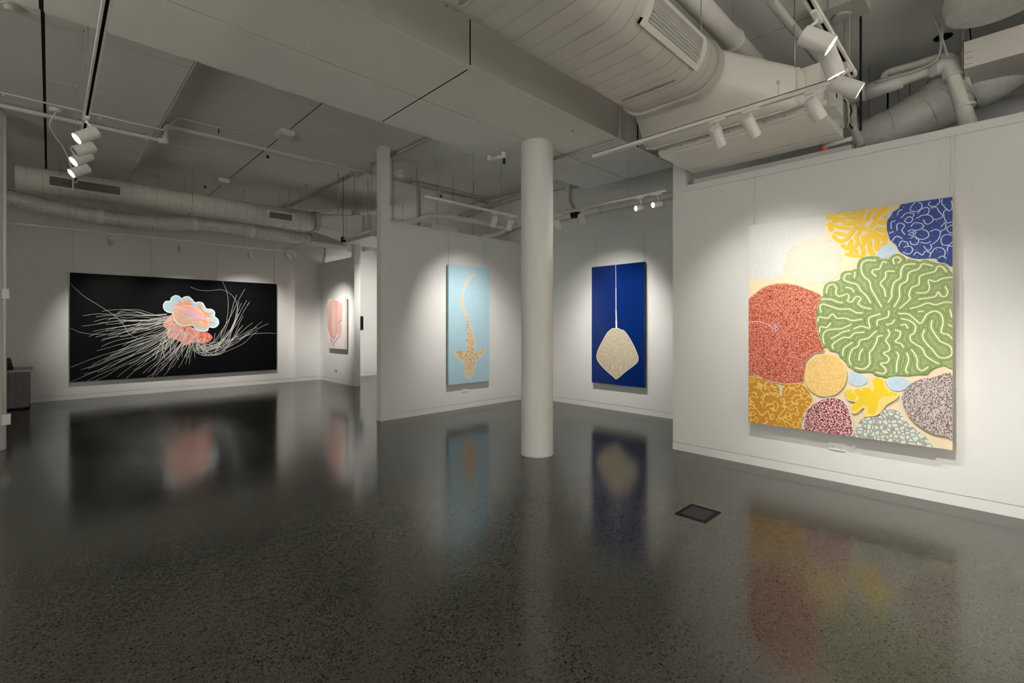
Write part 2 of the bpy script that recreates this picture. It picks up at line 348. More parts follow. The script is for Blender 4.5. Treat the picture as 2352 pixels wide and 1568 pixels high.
# coral painting
spot((3.63, 1.50, ZT), (5.15, 1.5, 1.5), 'small white spotlight second from the left end of the coral painting track', E_ * 0.27, 74, 1.0)
spot((3.63, 1.26, ZT), (5.15, 0.85, 1.25), 'upright white spotlight midway along the coral painting track', E_ * 0.22, 70, 1.0)
spot((3.63, 0.86, ZT), (5.15, 0.05, 0.9), 'white spotlight at the right end of the coral painting track', E_ * 0.10, 62, 1.0)
# the two glowing cans at upper right, aimed past the picture edge
spot((2.76, 0.646, ZT), Vector((2.72, 0.686, 2.9)) + Vector((0.28, -0.76, -0.58)) * 3, 'glowing white spotlight nearest the top picture edge at upper right', E_ * 0.9, 56, 1.0, tdir=(1, 0, 0), R=0.047)
spot((3.05, 0.646, ZT), Vector((3.0, 0.686, 2.9)) + Vector((0.33, -0.25, -0.9)) * 3, 'white spotlight seen from behind between the two glowing ones', E_ * 0.8, 88, 1.0, tdir=(1, 0, 0), R=0.045)
spot((3.43, 0.646, ZT), Vector((3.385, 0.686, 2.9)) + Vector((0.28, -0.80, -0.50)) * 3, 'glowing white spotlight where the two right tracks meet', E_ * 0.9, 56, 1.0, tdir=(1, 0, 0), R=0.047)
# stingray painting
spot((5.17, 3.96, ZT), (6.8, 4.55, 1.55), 'white spotlight hanging over the black pipe joint right of the column', E_ * 0.34, 72, 1.0)
spot((5.17, 4.39, ZT), (6.8, 4.42, 0.9), 'white spotlight half hidden behind the round column', E_ * 0.31, 76, 1.0)
spot((5.17, 3.08, ZT), Vector((5.17, 3.05, 2.9)) + Vector((-0.85, 0.38, -0.22)) * 3, 'lit spotlight facing the viewer on the stingray track, left one', E_ * 0.02, 60, 1.0, R=0.034, L=0.12)
spot((5.17, 2.85, ZT), Vector((5.17, 2.83, 2.9)) + Vector((-0.85, 0.38, -0.22)) * 3, 'lit spotlight facing the viewer on the stingray track, right one', E_ * 0.02, 60, 1.0, R=0.034, L=0.12)
# shark painting
spot((4.42, 4.9, ZT), (5.15, 6.45, 1.55), 'white spotlight hanging above the shark painting left of the column', E_ * 0.27, 72, 1.0, tdir=(1, 0, 0))
spot((4.72, 4.9, ZT), (5.2, 6.45, 0.9), 'white spotlight above the shark painting touching the column outline', E_ * 0.24, 76, 1.0, tdir=(1, 0, 0))
# jellyfish painting
spot((0.75, 10.64, ZT), (1.0, 12.5, 1.35), 'leftmost of the three cans above the jellyfish painting', E_ * 0.42, 60, 1.0, tdir=(1, 0, 0))
spot((1.74, 10.64, ZT), (2.15, 12.5, 1.35), 'middle one of the three cans above the jellyfish painting', E_ * 0.48, 62, 1.0, tdir=(1, 0, 0))
spot((2.92, 10.64, ZT), (3.4, 12.5, 1.35), 'rightmost of the three cans above the jellyfish painting', E_ * 0.56, 70, 1.0, tdir=(1, 0, 0))
# seaweed painting
spot((3.53, 10.3, ZT), (5.1, 11.35, 1.5), 'nearer white spotlight of the pair aimed at the pink seaweed painting', E_ * 0.42, 54, 1.0)
spot((3.53, 9.95, ZT), (5.1, 11.5, 1.2), 'farther white spotlight of the pair aimed at the pink seaweed painting', E_ * 0.4, 60, 1.0)
# left track
spot((0.2, 4.8, ZT), (-2.2, 4.2, 0.9), 'topmost glowing can on the upper left track', E_ * 0.15, 80, 1.0)
spot((0.2, 5.2, ZT), (-2.2, 4.6, 1.3), 'dark-mouthed can second from top on the upper left track', 0, lit=False)
spot((0.2, 5.5, ZT), (-2.2, 4.7, 0.9), 'glowing can third from top on the upper left track', E_ * 0.15, 80, 1.0)
spot((0.2, 5.95, ZT), (-2.4, 5.2, 0.9), 'lowest glowing can on the upper left track', E_ * 0.15, 80, 1.0)
# fill spots added behind the viewer and at left; then the back room
track('light_track', (-1.5, -2.9, ZT), (4.5, -2.9, ZT), 'suspended track added for fill light behind the viewer', (1, 3, 5), lambda p: ZL if p.x < 1 else ZC)
for i, x in enumerate((0.2, 2.0, 3.8)):
    spot((x, -2.9, ZT), (x + 0.3, -4.4, 1.6), ('left', 'middle', 'right')[i] + ' added fill spotlight of the track behind the viewer', E_ * 3.2, 100, 1.0, tdir=(1, 0, 0), group='added fill spotlights behind the viewer')
track('light_track', (-2.9, -2.0, ZT), (-2.9, 3.4, ZT), 'suspended track added for fill light along the unseen left side', (1, 3, 5), ZL)
for i, y in enumerate((-1.2, 0.8, 2.8)):
    spot((-2.9, y, ZT), (-4.4, y + 0.2, 1.7), ('rear', 'middle', 'front')[i] + ' added fill spotlight of the unseen track on the left side', E_ * 4.4, 100, 1.0, group='added fill spotlights beyond the left picture edge')
track('light_track', (5.0, 8.2, ZT), (6.5, 8.2, ZT), 'suspended track inside the far back room', (0.3, 1.2), ZC)
spot((5.9, 8.2, ZT), (6.3, 12.4, 1.6), 'spotlight lighting the bright end wall of the back room', E_ * 1.3, 60, 1.0, tdir=(1, 0, 0))
spot((5.5, 8.2, ZT), (6.8, 9.2, 1.6), 'spotlight on the unseen side wall of the back room', E_ * 1, 70, 1.0, tdir=(1, 0, 0))

# ------------------------------------------------------------------ paintings
class Picture:
    """A canvas on a wall. plane: 'X' or 'Y' constant at c; du is the in-plane axis that runs left to right for the viewer."""
    def __init__(s, name, label, plane, c, a0, a1, z0, z1, front, edge, thick, back=None, gap=0.03):
        s.plane, s.c, s.layer = plane, c, 0
        mid = (a0 + a1) / 2
        loc = (c, mid, z0) if plane == 'X' else (mid, c, z0)
        s.T = thing(name, loc, label, 'painting', 'paintings hanging on the gallery walls')
        lo, hi_ = min(a0, a1), max(a0, a1); s.lo, s.hi, s.z0, s.z1 = lo, hi_, z0, z1
        bx = (lambda d0, d1, q=0: (c + d0, c + d1, lo + q, hi_ - q, z0 + q, z1 - q)) if plane == 'X' else (lambda d0, d1, q=0: (lo + q, hi_ - q, c + d0, c + d1, z0 + q, z1 - q))
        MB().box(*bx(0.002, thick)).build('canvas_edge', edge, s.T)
        MB().box(*bx(0.0, 0.002, 0.0005)).build('canvas', front, s.T)
        if back: MB().box(*bx(thick, thick + gap, 0.02)).build('stretcher', back, s.T)
    def P(s, px, py):
        s_ = s.c - 0.0006 * (s.layer + 1)
        return onX(px, py, s_) if s.plane == 'X' else onY(px, py, s_)
    def clamp(s, p):
        if s.plane == 'X': p.y = min(max(p.y, s.lo + 0.001), s.hi - 0.001)
        else: p.x = min(max(p.x, s.lo + 0.001), s.hi - 0.001)
        p.z = min(max(p.z, s.z0 + 0.001), s.z1 - 0.001); return p
    def patch(s, name, pts, mat, crop, k=4, scale=1.0):
        s.layer += 1
        if scale != 1.0:
            cxm = sum(p[0] for p in pts) / len(pts); cym = sum(p[1] for p in pts) / len(pts)
            pts = [(cxm + (x - cxm) * scale, cym + (y - cym) * scale) for x, y in pts]
        q = [s.P(crop[0] + x * crop[2], crop[1] + y * crop[2]) for x, y in pts]
        q = [s.clamp(p) for p in smooth_path(q + [q[0]], k)[:-1]]
        bm = bmesh.new(); vs = [bm.verts.new(p - Vector(s.T['_org'])) for p in q]
        es = [bm.edges.new((vs[i], vs[(i + 1) % len(vs)])) for i in range(len(vs))]
        bmesh.ops.triangle_fill(bm, use_beauty=True, edges=es)
        nrm = Vector((-1, 0, 0)) if s.plane == 'X' else Vector((0, -1, 0))
        for f_ in bm.faces:
            if f_.normal.dot(nrm) < 0: f_.normal_flip()
        me = bpy.data.meshes.new(name); bm.to_mesh(me); bm.free(); me.materials.append(MATS[mat])
        o = bpy.data.objects.new(name, me); COL.objects.link(o); o.parent = s.T; o['_org'] = s.T['_org']
        return o
    def strokes(s, name, lines, width, mat, crop, parent=None, k=5, raise_=True, taper=False):
        """lines: crop-pixel polylines, or (polyline, width-in-crop-pixels)."""
        if raise_: s.layer += 1
        mb = MB(); nrm = Vector((1, 0, 0)) if s.plane == 'X' else Vector((0, 1, 0)); cnt = [0]
        def put(ps):
            cnt[0] += 1; mb.quad([s.clamp(p.copy()) - nrm * (3e-6 * (cnt[0] % 180)) for p in ps])
        for ln in lines:
            wd = width
            if isinstance(ln, tuple) and isinstance(ln[1], (int, float)) and isinstance(ln[0], list): ln, wd = ln[0], ln[1]
            q = smooth_path([s.P(crop[0] + x * crop[2], crop[1] + y * crop[2]) for x, y in ln], k)
            if len(q) == 1: q = [q[0] + Vector((0, 0, 0.001)), q[0]]
            L_, R_ = [], []
            ppm = ((q[0] - EYE).dot(FW)) / F * crop[2]         # metres per crop pixel here
            hw = wd * ppm * 0.5
            for i, p in enumerate(q):
                d = (q[min(i + 1, len(q) - 1)] - q[max(i - 1, 0)]); d = d.normalized() if d.length > 1e-9 else Vector((0, 0, 1))
                n_ = nrm.cross(d).normalized()
                tp = 1.0 if not taper else (0.45 + 0.55 * math.sin(math.pi * min(1, 0.15 + i / (len(q) - 1))))
                if i == 0 or i == len(q) - 1:                   # round cap
                    sgn = -1 if i == 0 else 1
                    cap = [(0.0, 0.75), (0.6, 0.55)] if False else []
                L_.append(p + n_ * hw * tp); R_.append(p - n_ * hw * tp)
            d0 = (q[1] - q[0]).normalized(); d1 = (q[-1] - q[-2]).normalized()
            for (end, dd, Lp, Rp) in ((0, -d0, L_[0], R_[0]), (1, d1, L_[-1], R_[-1])):
                cpt = (Lp + Rp) / 2; e = (Lp - Rp) / 2; r_ = e.length
                fan = [cpt + e * math.cos(a_) + dd * r_ * math.sin(a_) for a_ in [math.pi * j / 6 for j in range(7)]]
                if wd > 6: put(fan)
            for i in range(len(q) - 1): put((L_[i], L_[i + 1], R_[i + 1], R_[i]))
        o = mb.build(name, mat, parent or s.T); o['kind'] = 'stuff'; return o
    def wires(s, xs, ztop, off):
        for a in xs:
            p = (s.c + off, a) if s.plane == 'X' else (a, s.c + off)
            MB().cyl((p[0], p[1], s.z1 - 0.05), (p[0], p[1], ztop), 0.0022, n=6).build('hanging_wire', 'wire', s.T)

# --- coral painting
Z5 = (1700, 430, 530 / 2352); Z6 = (1700, 650, 530 / 1979)
def up6(pts): return [((x * Z6[2]) / Z5[2], (220 + y * Z6[2]) / Z5[2]) for x, y in pts]      # lower crop into upper crop units
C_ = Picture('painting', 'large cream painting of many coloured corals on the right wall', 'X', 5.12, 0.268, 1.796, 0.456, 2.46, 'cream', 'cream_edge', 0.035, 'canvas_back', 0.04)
C_.wires((1.765, 0.285, 0.26), 2.965, 0.055)
C_.patch('grey_coral', [(60, 375), (500, 320), (850, 285), (860, 350), (850, 470), (830, 520), (740, 515), (600, 570), (490, 680), (470, 740), (450, 850), (400, 915), (250, 935), (120, 925), (60, 900)], 'stipple_grey', Z5)
C_.patch('peach_coral', [(740, 515), (810, 540), (920, 535), (1000, 590), (1035, 660), (1020, 760), (1025, 850), (970, 930), (880, 960), (800, 985), (700, 1000), (600, 985), (530, 950), (500, 890), (445, 860), (440, 800), (470, 760), (480, 660), (540, 600), (620, 570), (690, 545)], 'peach', Z5)
C_.strokes('peach_lines', [[(560, 900), (560, 820), (640, 785), (720, 810), (740, 860)], [(750, 840), (780, 780), (880, 760), (1010, 740)], [(840, 700), (850, 620), (930, 580), (1000, 600)], [(900, 660), (940, 640), (990, 650)], [(790, 540), (790, 600), (740, 640), (690, 640), (670, 600)], [(740, 860), (840, 890), (920, 840), (960, 880), (970, 920)], [(500, 680), (590, 680), (620, 740), (560, 790)], [(620, 580), (650, 640)], [(740, 870), (790, 930), (800, 980)]], 7, 'peach_line', Z5)
ysk = [([(905, 305), (975, 298)], 56), ([(962, 345), (1030, 325), (1080, 365), (1150, 365)], 48), ([(1005, 262), (1070, 266), (1105, 300), (1158, 315)], 44), ([(1150, 262), (1180, 255)], 46), ([(1258, 240), (1225, 300), (1200, 348)], 55), ([(1385, 228), (1325, 262), (1300, 318), (1245, 372)], 42), ([(1488, 212), (1430, 260), (1375, 312)], 55), ([(1470, 302), (1482, 300)], 34), ([(1478, 362), (1390, 352), (1345, 400)], 48), ([(1402, 425), (1475, 440)], 54), ([(912, 375), (930, 432)], 50), ([(935, 385), (1010, 405), (1105, 420)], 42), ([(975, 465), (1068, 482)], 42), ([(952, 500), (1020, 550), (1100, 510), (1150, 440), (1180, 400)], 42), ([(1045, 592), (1100, 622), (1132, 548)], 45), ([(1200, 412), (1220, 450), (1182, 510), (1202, 560), (1160, 620), (1190, 660)], 42), ([(1255, 505), (1262, 560), (1240, 600), (1262, 650), (1245, 700)], 46), ([(1085, 682), (1150, 698)], 40), ([(1295, 490), (1318, 560), (1325, 640), (1350, 682)], 48), ([(1240, 405), (1330, 450), (1430, 500), (1470, 545)], 44), ([(1345, 490), (1395, 540), (1385, 600)], 42), ([(1482, 490), (1470, 570), (1390, 630)], 40), ([(1130, 640), (1140, 690), (1205, 700)], 38)]
C_.strokes('yellow_coral', [(q, w_ * 0.84) for q, w_ in ysk], 45, 'yolk', Z5)
C_.patch('blue_coral', [(1690, 170), (1640, 175), (1610, 220), (1560, 250), (1530, 300), (1500, 340), (1495, 420), (1510, 480), (1530, 540), (1590, 590), (1620, 650), (1680, 690), (1750, 720), (1830, 730), (1920, 725), (2000, 730), (2020, 760), (2080, 768), (2200, 760), (2200, 90), (2080, 100), (1900, 125), (1750, 150)], 'cobalt', Z5)
C_.strokes('blue_coral_lines', [[(1780, 160), (1740, 200), (1740, 240), (1800, 245), (1850, 210), (1850, 170), (1820, 155)], [(1930, 150), (1925, 185), (1990, 190), (2035, 150), (2030, 120)], [(2060, 120), (2055, 160), (2080, 195), (2130, 240), (2160, 210), (2155, 140)], [(2080, 300), (2075, 250), (2110, 220)], [(2165, 350), (2110, 360), (2075, 300)], [(1810, 265), (1850, 220), (1910, 205), (1925, 250), (1900, 280)], [(1940, 210), (2000, 205), (2030, 250), (2065, 290), (2030, 320), (1970, 330)], [(1600, 280), (1620, 240), (1650, 230)], [(1640, 310), (1700, 260), (1770, 270), (1760, 300)], [(1680, 330), (1720, 300), (1760, 320), (1740, 355), (1700, 360), (1675, 340)], [(1800, 315), (1860, 285), (1930, 285), (1970, 330), (1930, 370), (1890, 370), (1870, 330)], [(1600, 440), (1600, 380), (1640, 365), (1675, 390), (1650, 440), (1680, 480)], [(1740, 400), (1780, 360), (1850, 370), (1870, 400), (1830, 430), (1770, 440)], [(1710, 450), (1750, 430), (1790, 460), (1760, 490), (1715, 480)], [(1730, 465), (1760, 455), (1765, 475)], [(1860, 430), (1910, 450), (1920, 500), (1860, 530), (1790, 520)], [(1940, 450), (1990, 430), (2040, 450), (2030, 510), (2000, 550), (1960, 580)], [(2050, 400), (2090, 360), (2090, 420), (2040, 450)], [(2165, 470), (2120, 450), (2110, 410), (2165, 380)], [(2165, 490), (2100, 480), (2050, 520), (2060, 580), (2120, 590), (2160, 560)], [(1540, 560), (1590, 500), (1650, 520)], [(1620, 600), (1640, 550), (1700, 560), (1710, 590)], [(1740, 520), (1780, 500), (1820, 540), (1800, 580), (1750, 580), (1730, 550)], [(1840, 560), (1900, 570), (1940, 550)], [(1870, 600), (1910, 640), (1950, 620), (1940, 580)], [(1660, 660), (1720, 680), (1760, 640), (1730, 600), (1670, 610)], [(1770, 690), (1800, 660), (1850, 690)], [(1860, 690), (1890, 650), (1940, 670), (1930, 710)], [(1950, 670), (1990, 620), (2060, 620), (2090, 660), (2080, 700)], [(2110, 650), (2120, 600), (2160, 600)], [(2020, 720), (2060, 700), (2100, 720)], [(1540, 420), (1540, 360), (1580, 340)], [(1520, 470), (1560, 450)]], 8, 'pale_blue_line', Z5)
for pts, ink in (([(1390, 690), (1420, 640), (1450, 600), (1510, 580), (1560, 600), (1590, 650), (1560, 700), (1480, 720), (1420, 715)], [[(1410, 690), (1470, 650), (1530, 660)], [(1450, 620), (1500, 610), (1550, 640)], [(1460, 700), (1520, 690), (1570, 670)]]), (up6([(930, 800), (945, 768), (990, 760), (1040, 785), (1080, 810), (1085, 850), (1050, 875), (1000, 882), (950, 865), (928, 840)]), [up6([(960, 790), (990, 800), (985, 830), (950, 830)]), up6([(1000, 830), (1040, 830), (1040, 860), (1005, 860)]), up6([(1010, 780), (1050, 810)])]), (up6([(1255, 825), (1290, 803), (1350, 800), (1410, 815), (1460, 855), (1440, 890), (1400, 915), (1340, 925), (1290, 910), (1262, 870)]), [up6([(1280, 830), (1330, 830), (1340, 860), (1290, 870)]), up6([(1310, 890), (1340, 850), (1390, 870), (1370, 900)]), up6([(1370, 820), (1420, 850), (1410, 880)])])):
    C_.patch('pale_blue_coral', pts, 'pale_blue', Z5); C_.strokes('pale_blue_lines', ink, 3.5, 'pale_blue_ink', Z5)
green = [(850, 1100), (855, 1040), (900, 985), (960, 965), (1020, 940), (1030, 890), (1080, 855), (1180, 855), (1195, 790), (1225, 735), (1300, 710), (1400, 710), (1440, 735), (1500, 735), (1530, 740), (1545, 710), (1600, 685), (1650, 700), (1665, 740), (1720, 735), (1790, 750), (1830, 760), (1880, 740), (1950, 760), (2020, 780), (2080, 790), (2120, 840), (2165, 890), (2200, 950), (2200, 1331)] + up6([(1850, 100), (1850, 690), (1730, 700), (1640, 740), (1600, 780), (1520, 780), (1440, 790), (1350, 790), (1240, 805), (1150, 780), (1130, 760), (1000, 760), (960, 720), (890, 660), (870, 620), (830, 590), (770, 575), (760, 550), (710, 540), (680, 450), (665, 400), (650, 320), (665, 260), (660, 215), (680, 150), (715, 110), (715, 60)])
C_.patch('green_coral_rim', green, 'dark_green', Z5, scale=1.008)
C_.patch('green_coral', green, 'leaf_green', Z5, scale=0.996)
gs = [[(1380, 745), (1290, 745), (1240, 780), (1235, 850), (1265, 910), (1320, 960), (1335, 1030), (1380, 1110), (1440, 1215)], [(1125, 880), (1075, 890), (1060, 940), (1120, 970), (1190, 990), (1230, 1050), (1290, 1110), (1330, 1175)], [(880, 1075), (895, 1010), (950, 990), (980, 1030), (975, 1080), (1010, 1110), (1090, 1090), (1110, 1120), (1095, 1155), (1140, 1165), (1180, 1115), (1230, 1130), (1205, 1180), (1240, 1215), (1330, 1240)], [(830, 1140), (920, 1140), (1000, 1170), (1040, 1175)], [(825, 1270), (815, 1210), (850, 1190), (930, 1215), (1010, 1240), (1110, 1240), (1180, 1275), (1245, 1280)], [(1080, 1020), (1130, 1030), (1160, 1065)], [(1490, 765), (1450, 765), (1420, 830), (1360, 840), (1345, 870), (1385, 905)], [(1570, 855), (1490, 860), (1480, 920), (1430, 980), (1470, 1040), (1480, 1110)], [(1570, 780), (1560, 730), (1605, 710), (1640, 740), (1610, 770)], [(1780, 780), (1680, 790), (1640, 850), (1635, 920), (1570, 970), (1545, 1060), (1545, 1110), (1510, 1170)], [(1960, 800), (1860, 780), (1820, 830), (1720, 870), (1700, 950), (1630, 1000), (1625, 1080), (1620, 1130), (1570, 1215)], [(2100, 860), (2060, 810), (2010, 810), (1985, 855), (1900, 880), (1830, 910), (1820, 990), (1750, 1020), (1720, 1100), (1730, 1140), (1630, 1230)], [(2165, 915), (2060, 930), (1990, 960), (1920, 945), (1930, 1020), (1900, 1070), (1800, 1075)], [(2090, 1010), (2115, 1060), (2095, 1110), (2045, 1105), (2020, 1065), (1990, 1110), (1930, 1125), (1820, 1140)], [(2165, 1175), (2090, 1170), (1990, 1195), (1910, 1180), (1830, 1210), (1735, 1235)], [(1170, 865), (1165, 920)]]
gs += [up6(q) for q in ([(665, 325), (680, 290), (750, 300), (790, 265), (830, 300), (900, 300), (960, 320), (1040, 310)], [(680, 420), (690, 375), (740, 380), (775, 345)], [(720, 520), (710, 450), (740, 405), (800, 395), (870, 390), (950, 355)], [(780, 475), (830, 450), (880, 420), (940, 405)], [(800, 560), (790, 530), (840, 490), (890, 465), (940, 465), (980, 430), (1060, 420)], [(880, 620), (890, 560), (960, 510)], [(950, 700), (935, 650), (960, 570), (1010, 540), (1030, 490), (1100, 470), (1165, 410)], [(1020, 660), (1025, 610), (1050, 565)], [(990, 725), (1060, 735), (1110, 690), (1110, 600), (1140, 560), (1170, 500), (1180, 460), (1220, 450)], [(975, 390), (1040, 370), (1110, 385), (1100, 320), (1120, 290), (1200, 265)], [(1275, 240), (1265, 290), (1180, 320), (1175, 360)], [(1255, 355), (1300, 345), (1325, 315)], [(1270, 400), (1280, 440), (1250, 490), (1280, 540), (1275, 580), (1230, 600), (1275, 640), (1260, 680), (1205, 690), (1250, 740), (1230, 775), (1170, 765)], [(1330, 400), (1375, 420), (1360, 470), (1330, 500), (1380, 520), (1400, 550)], [(1340, 590), (1360, 620), (1345, 680), (1340, 760)], [(1430, 600), (1445, 660), (1420, 740), (1435, 770)], [(1360, 260), (1440, 265), (1500, 310), (1550, 345), (1600, 270), (1670, 240), (1725, 270), (1740, 340), (1725, 420), (1780, 440), (1820, 475)], [(1385, 305), (1460, 325), (1505, 370), (1490, 430), (1460, 450), (1470, 500), (1560, 560), (1600, 630), (1700, 690)], [(1380, 360), (1420, 355), (1435, 385)], [(1470, 570), (1500, 610), (1520, 660), (1520, 720), (1560, 750), (1610, 720)], [(1580, 400), (1565, 460), (1600, 520), (1650, 570), (1700, 630), (1760, 640), (1815, 610), (1800, 540), (1720, 500), (1680, 450), (1640, 380), (1645, 320)], [(1530, 245), (1570, 240)], [(1800, 230), (1815, 290)], [(1790, 355), (1820, 375)])]
C_.strokes('green_valley_lines', gs, 62, 'dark_green', Z5); C_.strokes('green_ridges_band', gs, 52, 'moss_band', Z5); C_.strokes('green_ridges', gs, 11, 'bone', Z5)  # darker pigment valley lines, then dotted bands, then pale ridges
red = up6([(60, 150), (130, 90), (220, 30), (340, 5), (460, 15), (570, 50), (690, 105), (675, 160), (655, 230), (650, 320), (665, 420), (690, 500), (720, 575), (690, 595), (640, 600), (570, 660), (550, 740), (545, 800), (520, 852), (370, 858), (230, 830), (120, 780), (60, 760)])
C_.patch('red_coral_fringe', red, 'coral_edge', Z5, scale=1.015); C_.patch('red_coral', red, 'coral_red', Z5, scale=0.995)
C_.strokes('red_coral_lines', [up6([(60, 335), (150, 330), (230, 350), (270, 380), (285, 410)])], 9, 'coral_edge', Z5)
C_.patch('red_coral_mouth', up6([(275, 370), (310, 352), (345, 375), (340, 410), (305, 420), (278, 400)]), 'maroon', Z5)
ochre = up6([(60, 800), (110, 805), (200, 815), (215, 850), (260, 850), (330, 885), (330, 960), (360, 960), (360, 880), (420, 865), (520, 865), (560, 890), (600, 940), (620, 1000), (605, 1060), (610, 1100), (560, 1110), (545, 1140), (520, 1180), (520, 1260), (400, 1260), (60, 1230)])
C_.patch('ochre_halo', ochre, 'lemon_halo', Z5, scale=1.02); C_.patch('ochre_coral', ochre, 'ochre_brain', Z5, scale=0.985)
def blob(cx_, cy_, rx, ry, n=22, j=0.0): return up6([(cx_ + rx * math.cos(2 * math.pi * i / n) * (1 + j * random.uniform(-1, 1)), cy_ + ry * math.sin(2 * math.pi * i / n) * (1 + j * random.uniform(-1, 1))) for i in range(n)])
C_.patch('maroon_fringe', up6([(545, 1300), (545, 1180), (570, 1090), (640, 1020), (740, 982), (840, 985), (910, 1030), (950, 1120), (966, 1200), (955, 1320), (700, 1330)]), 'blush_canvas', Z5)
C_.patch('maroon_coral', up6([(552, 1300), (552, 1180), (578, 1090), (645, 1028), (740, 990), (838, 992), (902, 1035), (940, 1120), (956, 1200), (945, 1320), (700, 1330)]), 'maroon', Z5)
C_.patch('custard_rim', blob(733, 790, 183, 183), 'lemon_halo', Z5); C_.patch('custard_coral', blob(733, 790, 176, 176), 'custard', Z5)
C_.patch('lemon_halo', up6([(905, 915), (960, 905), (1000, 925), (1000, 890), (1060, 895), (1110, 900), (1130, 830), (1180, 808), (1230, 815), (1250, 870), (1300, 920), (1355, 945), (1345, 990), (1260, 1040), (1230, 1080), (1180, 1130), (1110, 1145), (1060, 1140), (1060, 1070), (1000, 1115), (955, 1110), (950, 1050), (990, 1020), (920, 1000)]), 'lemon_halo', Z5)
C_.strokes('lemon_coral', [(up6([(930, 945), (960, 975)]), 68), (up6([(1010, 935), (1060, 970), (1120, 965)]), 64), (up6([(1085, 925), (1130, 960), (1170, 950)]), 70), (up6([(1180, 845), (1190, 920), (1150, 1000), (1120, 1090)]), 84), (up6([(1190, 940), (1255, 950), (1320, 955)]), 42), (up6([(1040, 1010), (985, 1075)]), 56), (up6([(1080, 1000), (1110, 1050)]), 80), (up6([(1220, 900), (1250, 930)]), 40)], 60, 'lemon', Z5)
C_.strokes('lemon_fingers', [up6([(1240, 1000), (1220, 1050)]), up6([(1200, 1000), (1190, 1070)]), up6([(1275, 980), (1265, 1020)]), up6([(1085, 1060), (1080, 1120)]), up6([(1310, 965), (1305, 1000)])], 24, 'lemon_halo', Z5)
C_.patch('pebble_coral', up6([(980, 1330), (985, 1270), (1020, 1190), (1060, 1160), (1120, 1150), (1190, 1140), (1210, 1100), (1270, 1078), (1350, 1095), (1395, 1140), (1430, 1190), (1500, 1250), (1580, 1310), (1620, 1360), (1630, 1420), (1300, 1420)]), 'pebble', Z5)
C_.patch('striped_coral', up6([(1385, 985), (1400, 930), (1450, 875), (1530, 830), (1640, 810), (1850, 800), (1850, 1305), (1760, 1310), (1650, 1290), (1540, 1230), (1460, 1160), (1410, 1080)]), 'zebra', Z5)

# --- jellyfish painting
J = (130, 600, 530 / 2352)
J_ = Picture('painting', 'wide black painting of a pink jellyfish with trailing white tentacles', 'Y', 12.47, 0.28, 4.02, 0.338, 2.45, 'night', 'night', 0.035, 'black', 0.035)
J_.wires((0.32, 1.55, 2.75, 3.98), 3.30, 0.06)
fil = [[(145, 230), (260, 340), (400, 430), (520, 505), (600, 560), (680, 640), (740, 740), (830, 785)], [(1365, 260), (1440, 290), (1540, 300), (1680, 290), (1770, 330), (1830, 410), (1845, 520), (1810, 650), (1720, 780), (1600, 850), (1500, 840)], [(1690, 205), (1735, 310), (1750, 450), (1730, 620), (1690, 720), (1600, 830), (1500, 800)], [(465, 510), (560, 495), (700, 490), (840, 495), (940, 525), (1060, 560), (1150, 560)], [(2235, 735), (2130, 730), (1980, 745), (1860, 790), (1740, 860), (1620, 880), (1520, 830)], [(145, 680), (230, 720), (360, 740), (520, 740), (700, 720), (900, 690), (1120, 640)]]
rn = random.Random(4)
ends = [(270, 555), (400, 565), (380, 615), (430, 630), (620, 520), (500, 640), (260, 660), (370, 715), (330, 765), (400, 770), (450, 810), (455, 870), (410, 912), (245, 1105), (275, 1150), (320, 1092), (360, 1055), (150, 1225), (300, 1225), (370, 1222), (415, 1130), (490, 1005), (540, 960), (620, 1178), (700, 1200), (880, 1140), (920, 1180), (970, 1180), (1010, 1165), (1060, 1120), (1090, 1160), (740, 1050), (780, 1110), (145, 1080), (500, 700), (580, 550), (700, 685), (1180, 1085), (1240, 1080), (1350, 1050), (1410, 985), (1310, 1045), (580, 925), (640, 905), (520, 760), (560, 690), (470, 790), (640, 640), (520, 600), (680, 860), (820, 1060), (860, 980), (760, 960), (1130, 1110), (1070, 1060), (980, 1080), (930, 1130), (900, 1020), (720, 830), (650, 770), (780, 730), (820, 640)]
for ex, ey in ends:
    ang = math.atan2(ey - 640, 1180 - ex)                     # how steeply it hangs
    f_ = min(1, max(0, (ang + 0.15) / 1.9))
    sx = 1130 + f_ * 260 + rn.uniform(-25, 25); sy = 560 + f_ * 200 + rn.uniform(-30, 30)
    bow = rn.uniform(20, 70); pts = []
    for i in range(8):
        u = i / 7; x = sx + (ex - sx) * (u ** 1.12); y = sy + (ey - sy) * (u ** (0.75 if ey > 800 else 1.0)) + math.sin(u * math.pi * rn.uniform(1.4, 2.4) + 0.5) * bow * u * 0.55
        if i == 7: x, y = ex, ey
        pts.append((x, y))
    fil.append(pts)
for i in range(26):                                           # hair close under the bell
    sx = rn.uniform(1150, 1520); sy = rn.uniform(650, 740)
    fil.append([(sx, sy), (sx - rn.uniform(10, 60), sy + 60), (sx - rn.uniform(40, 120), sy + 130), (sx - rn.uniform(60, 230), sy + rn.uniform(180, 320))])
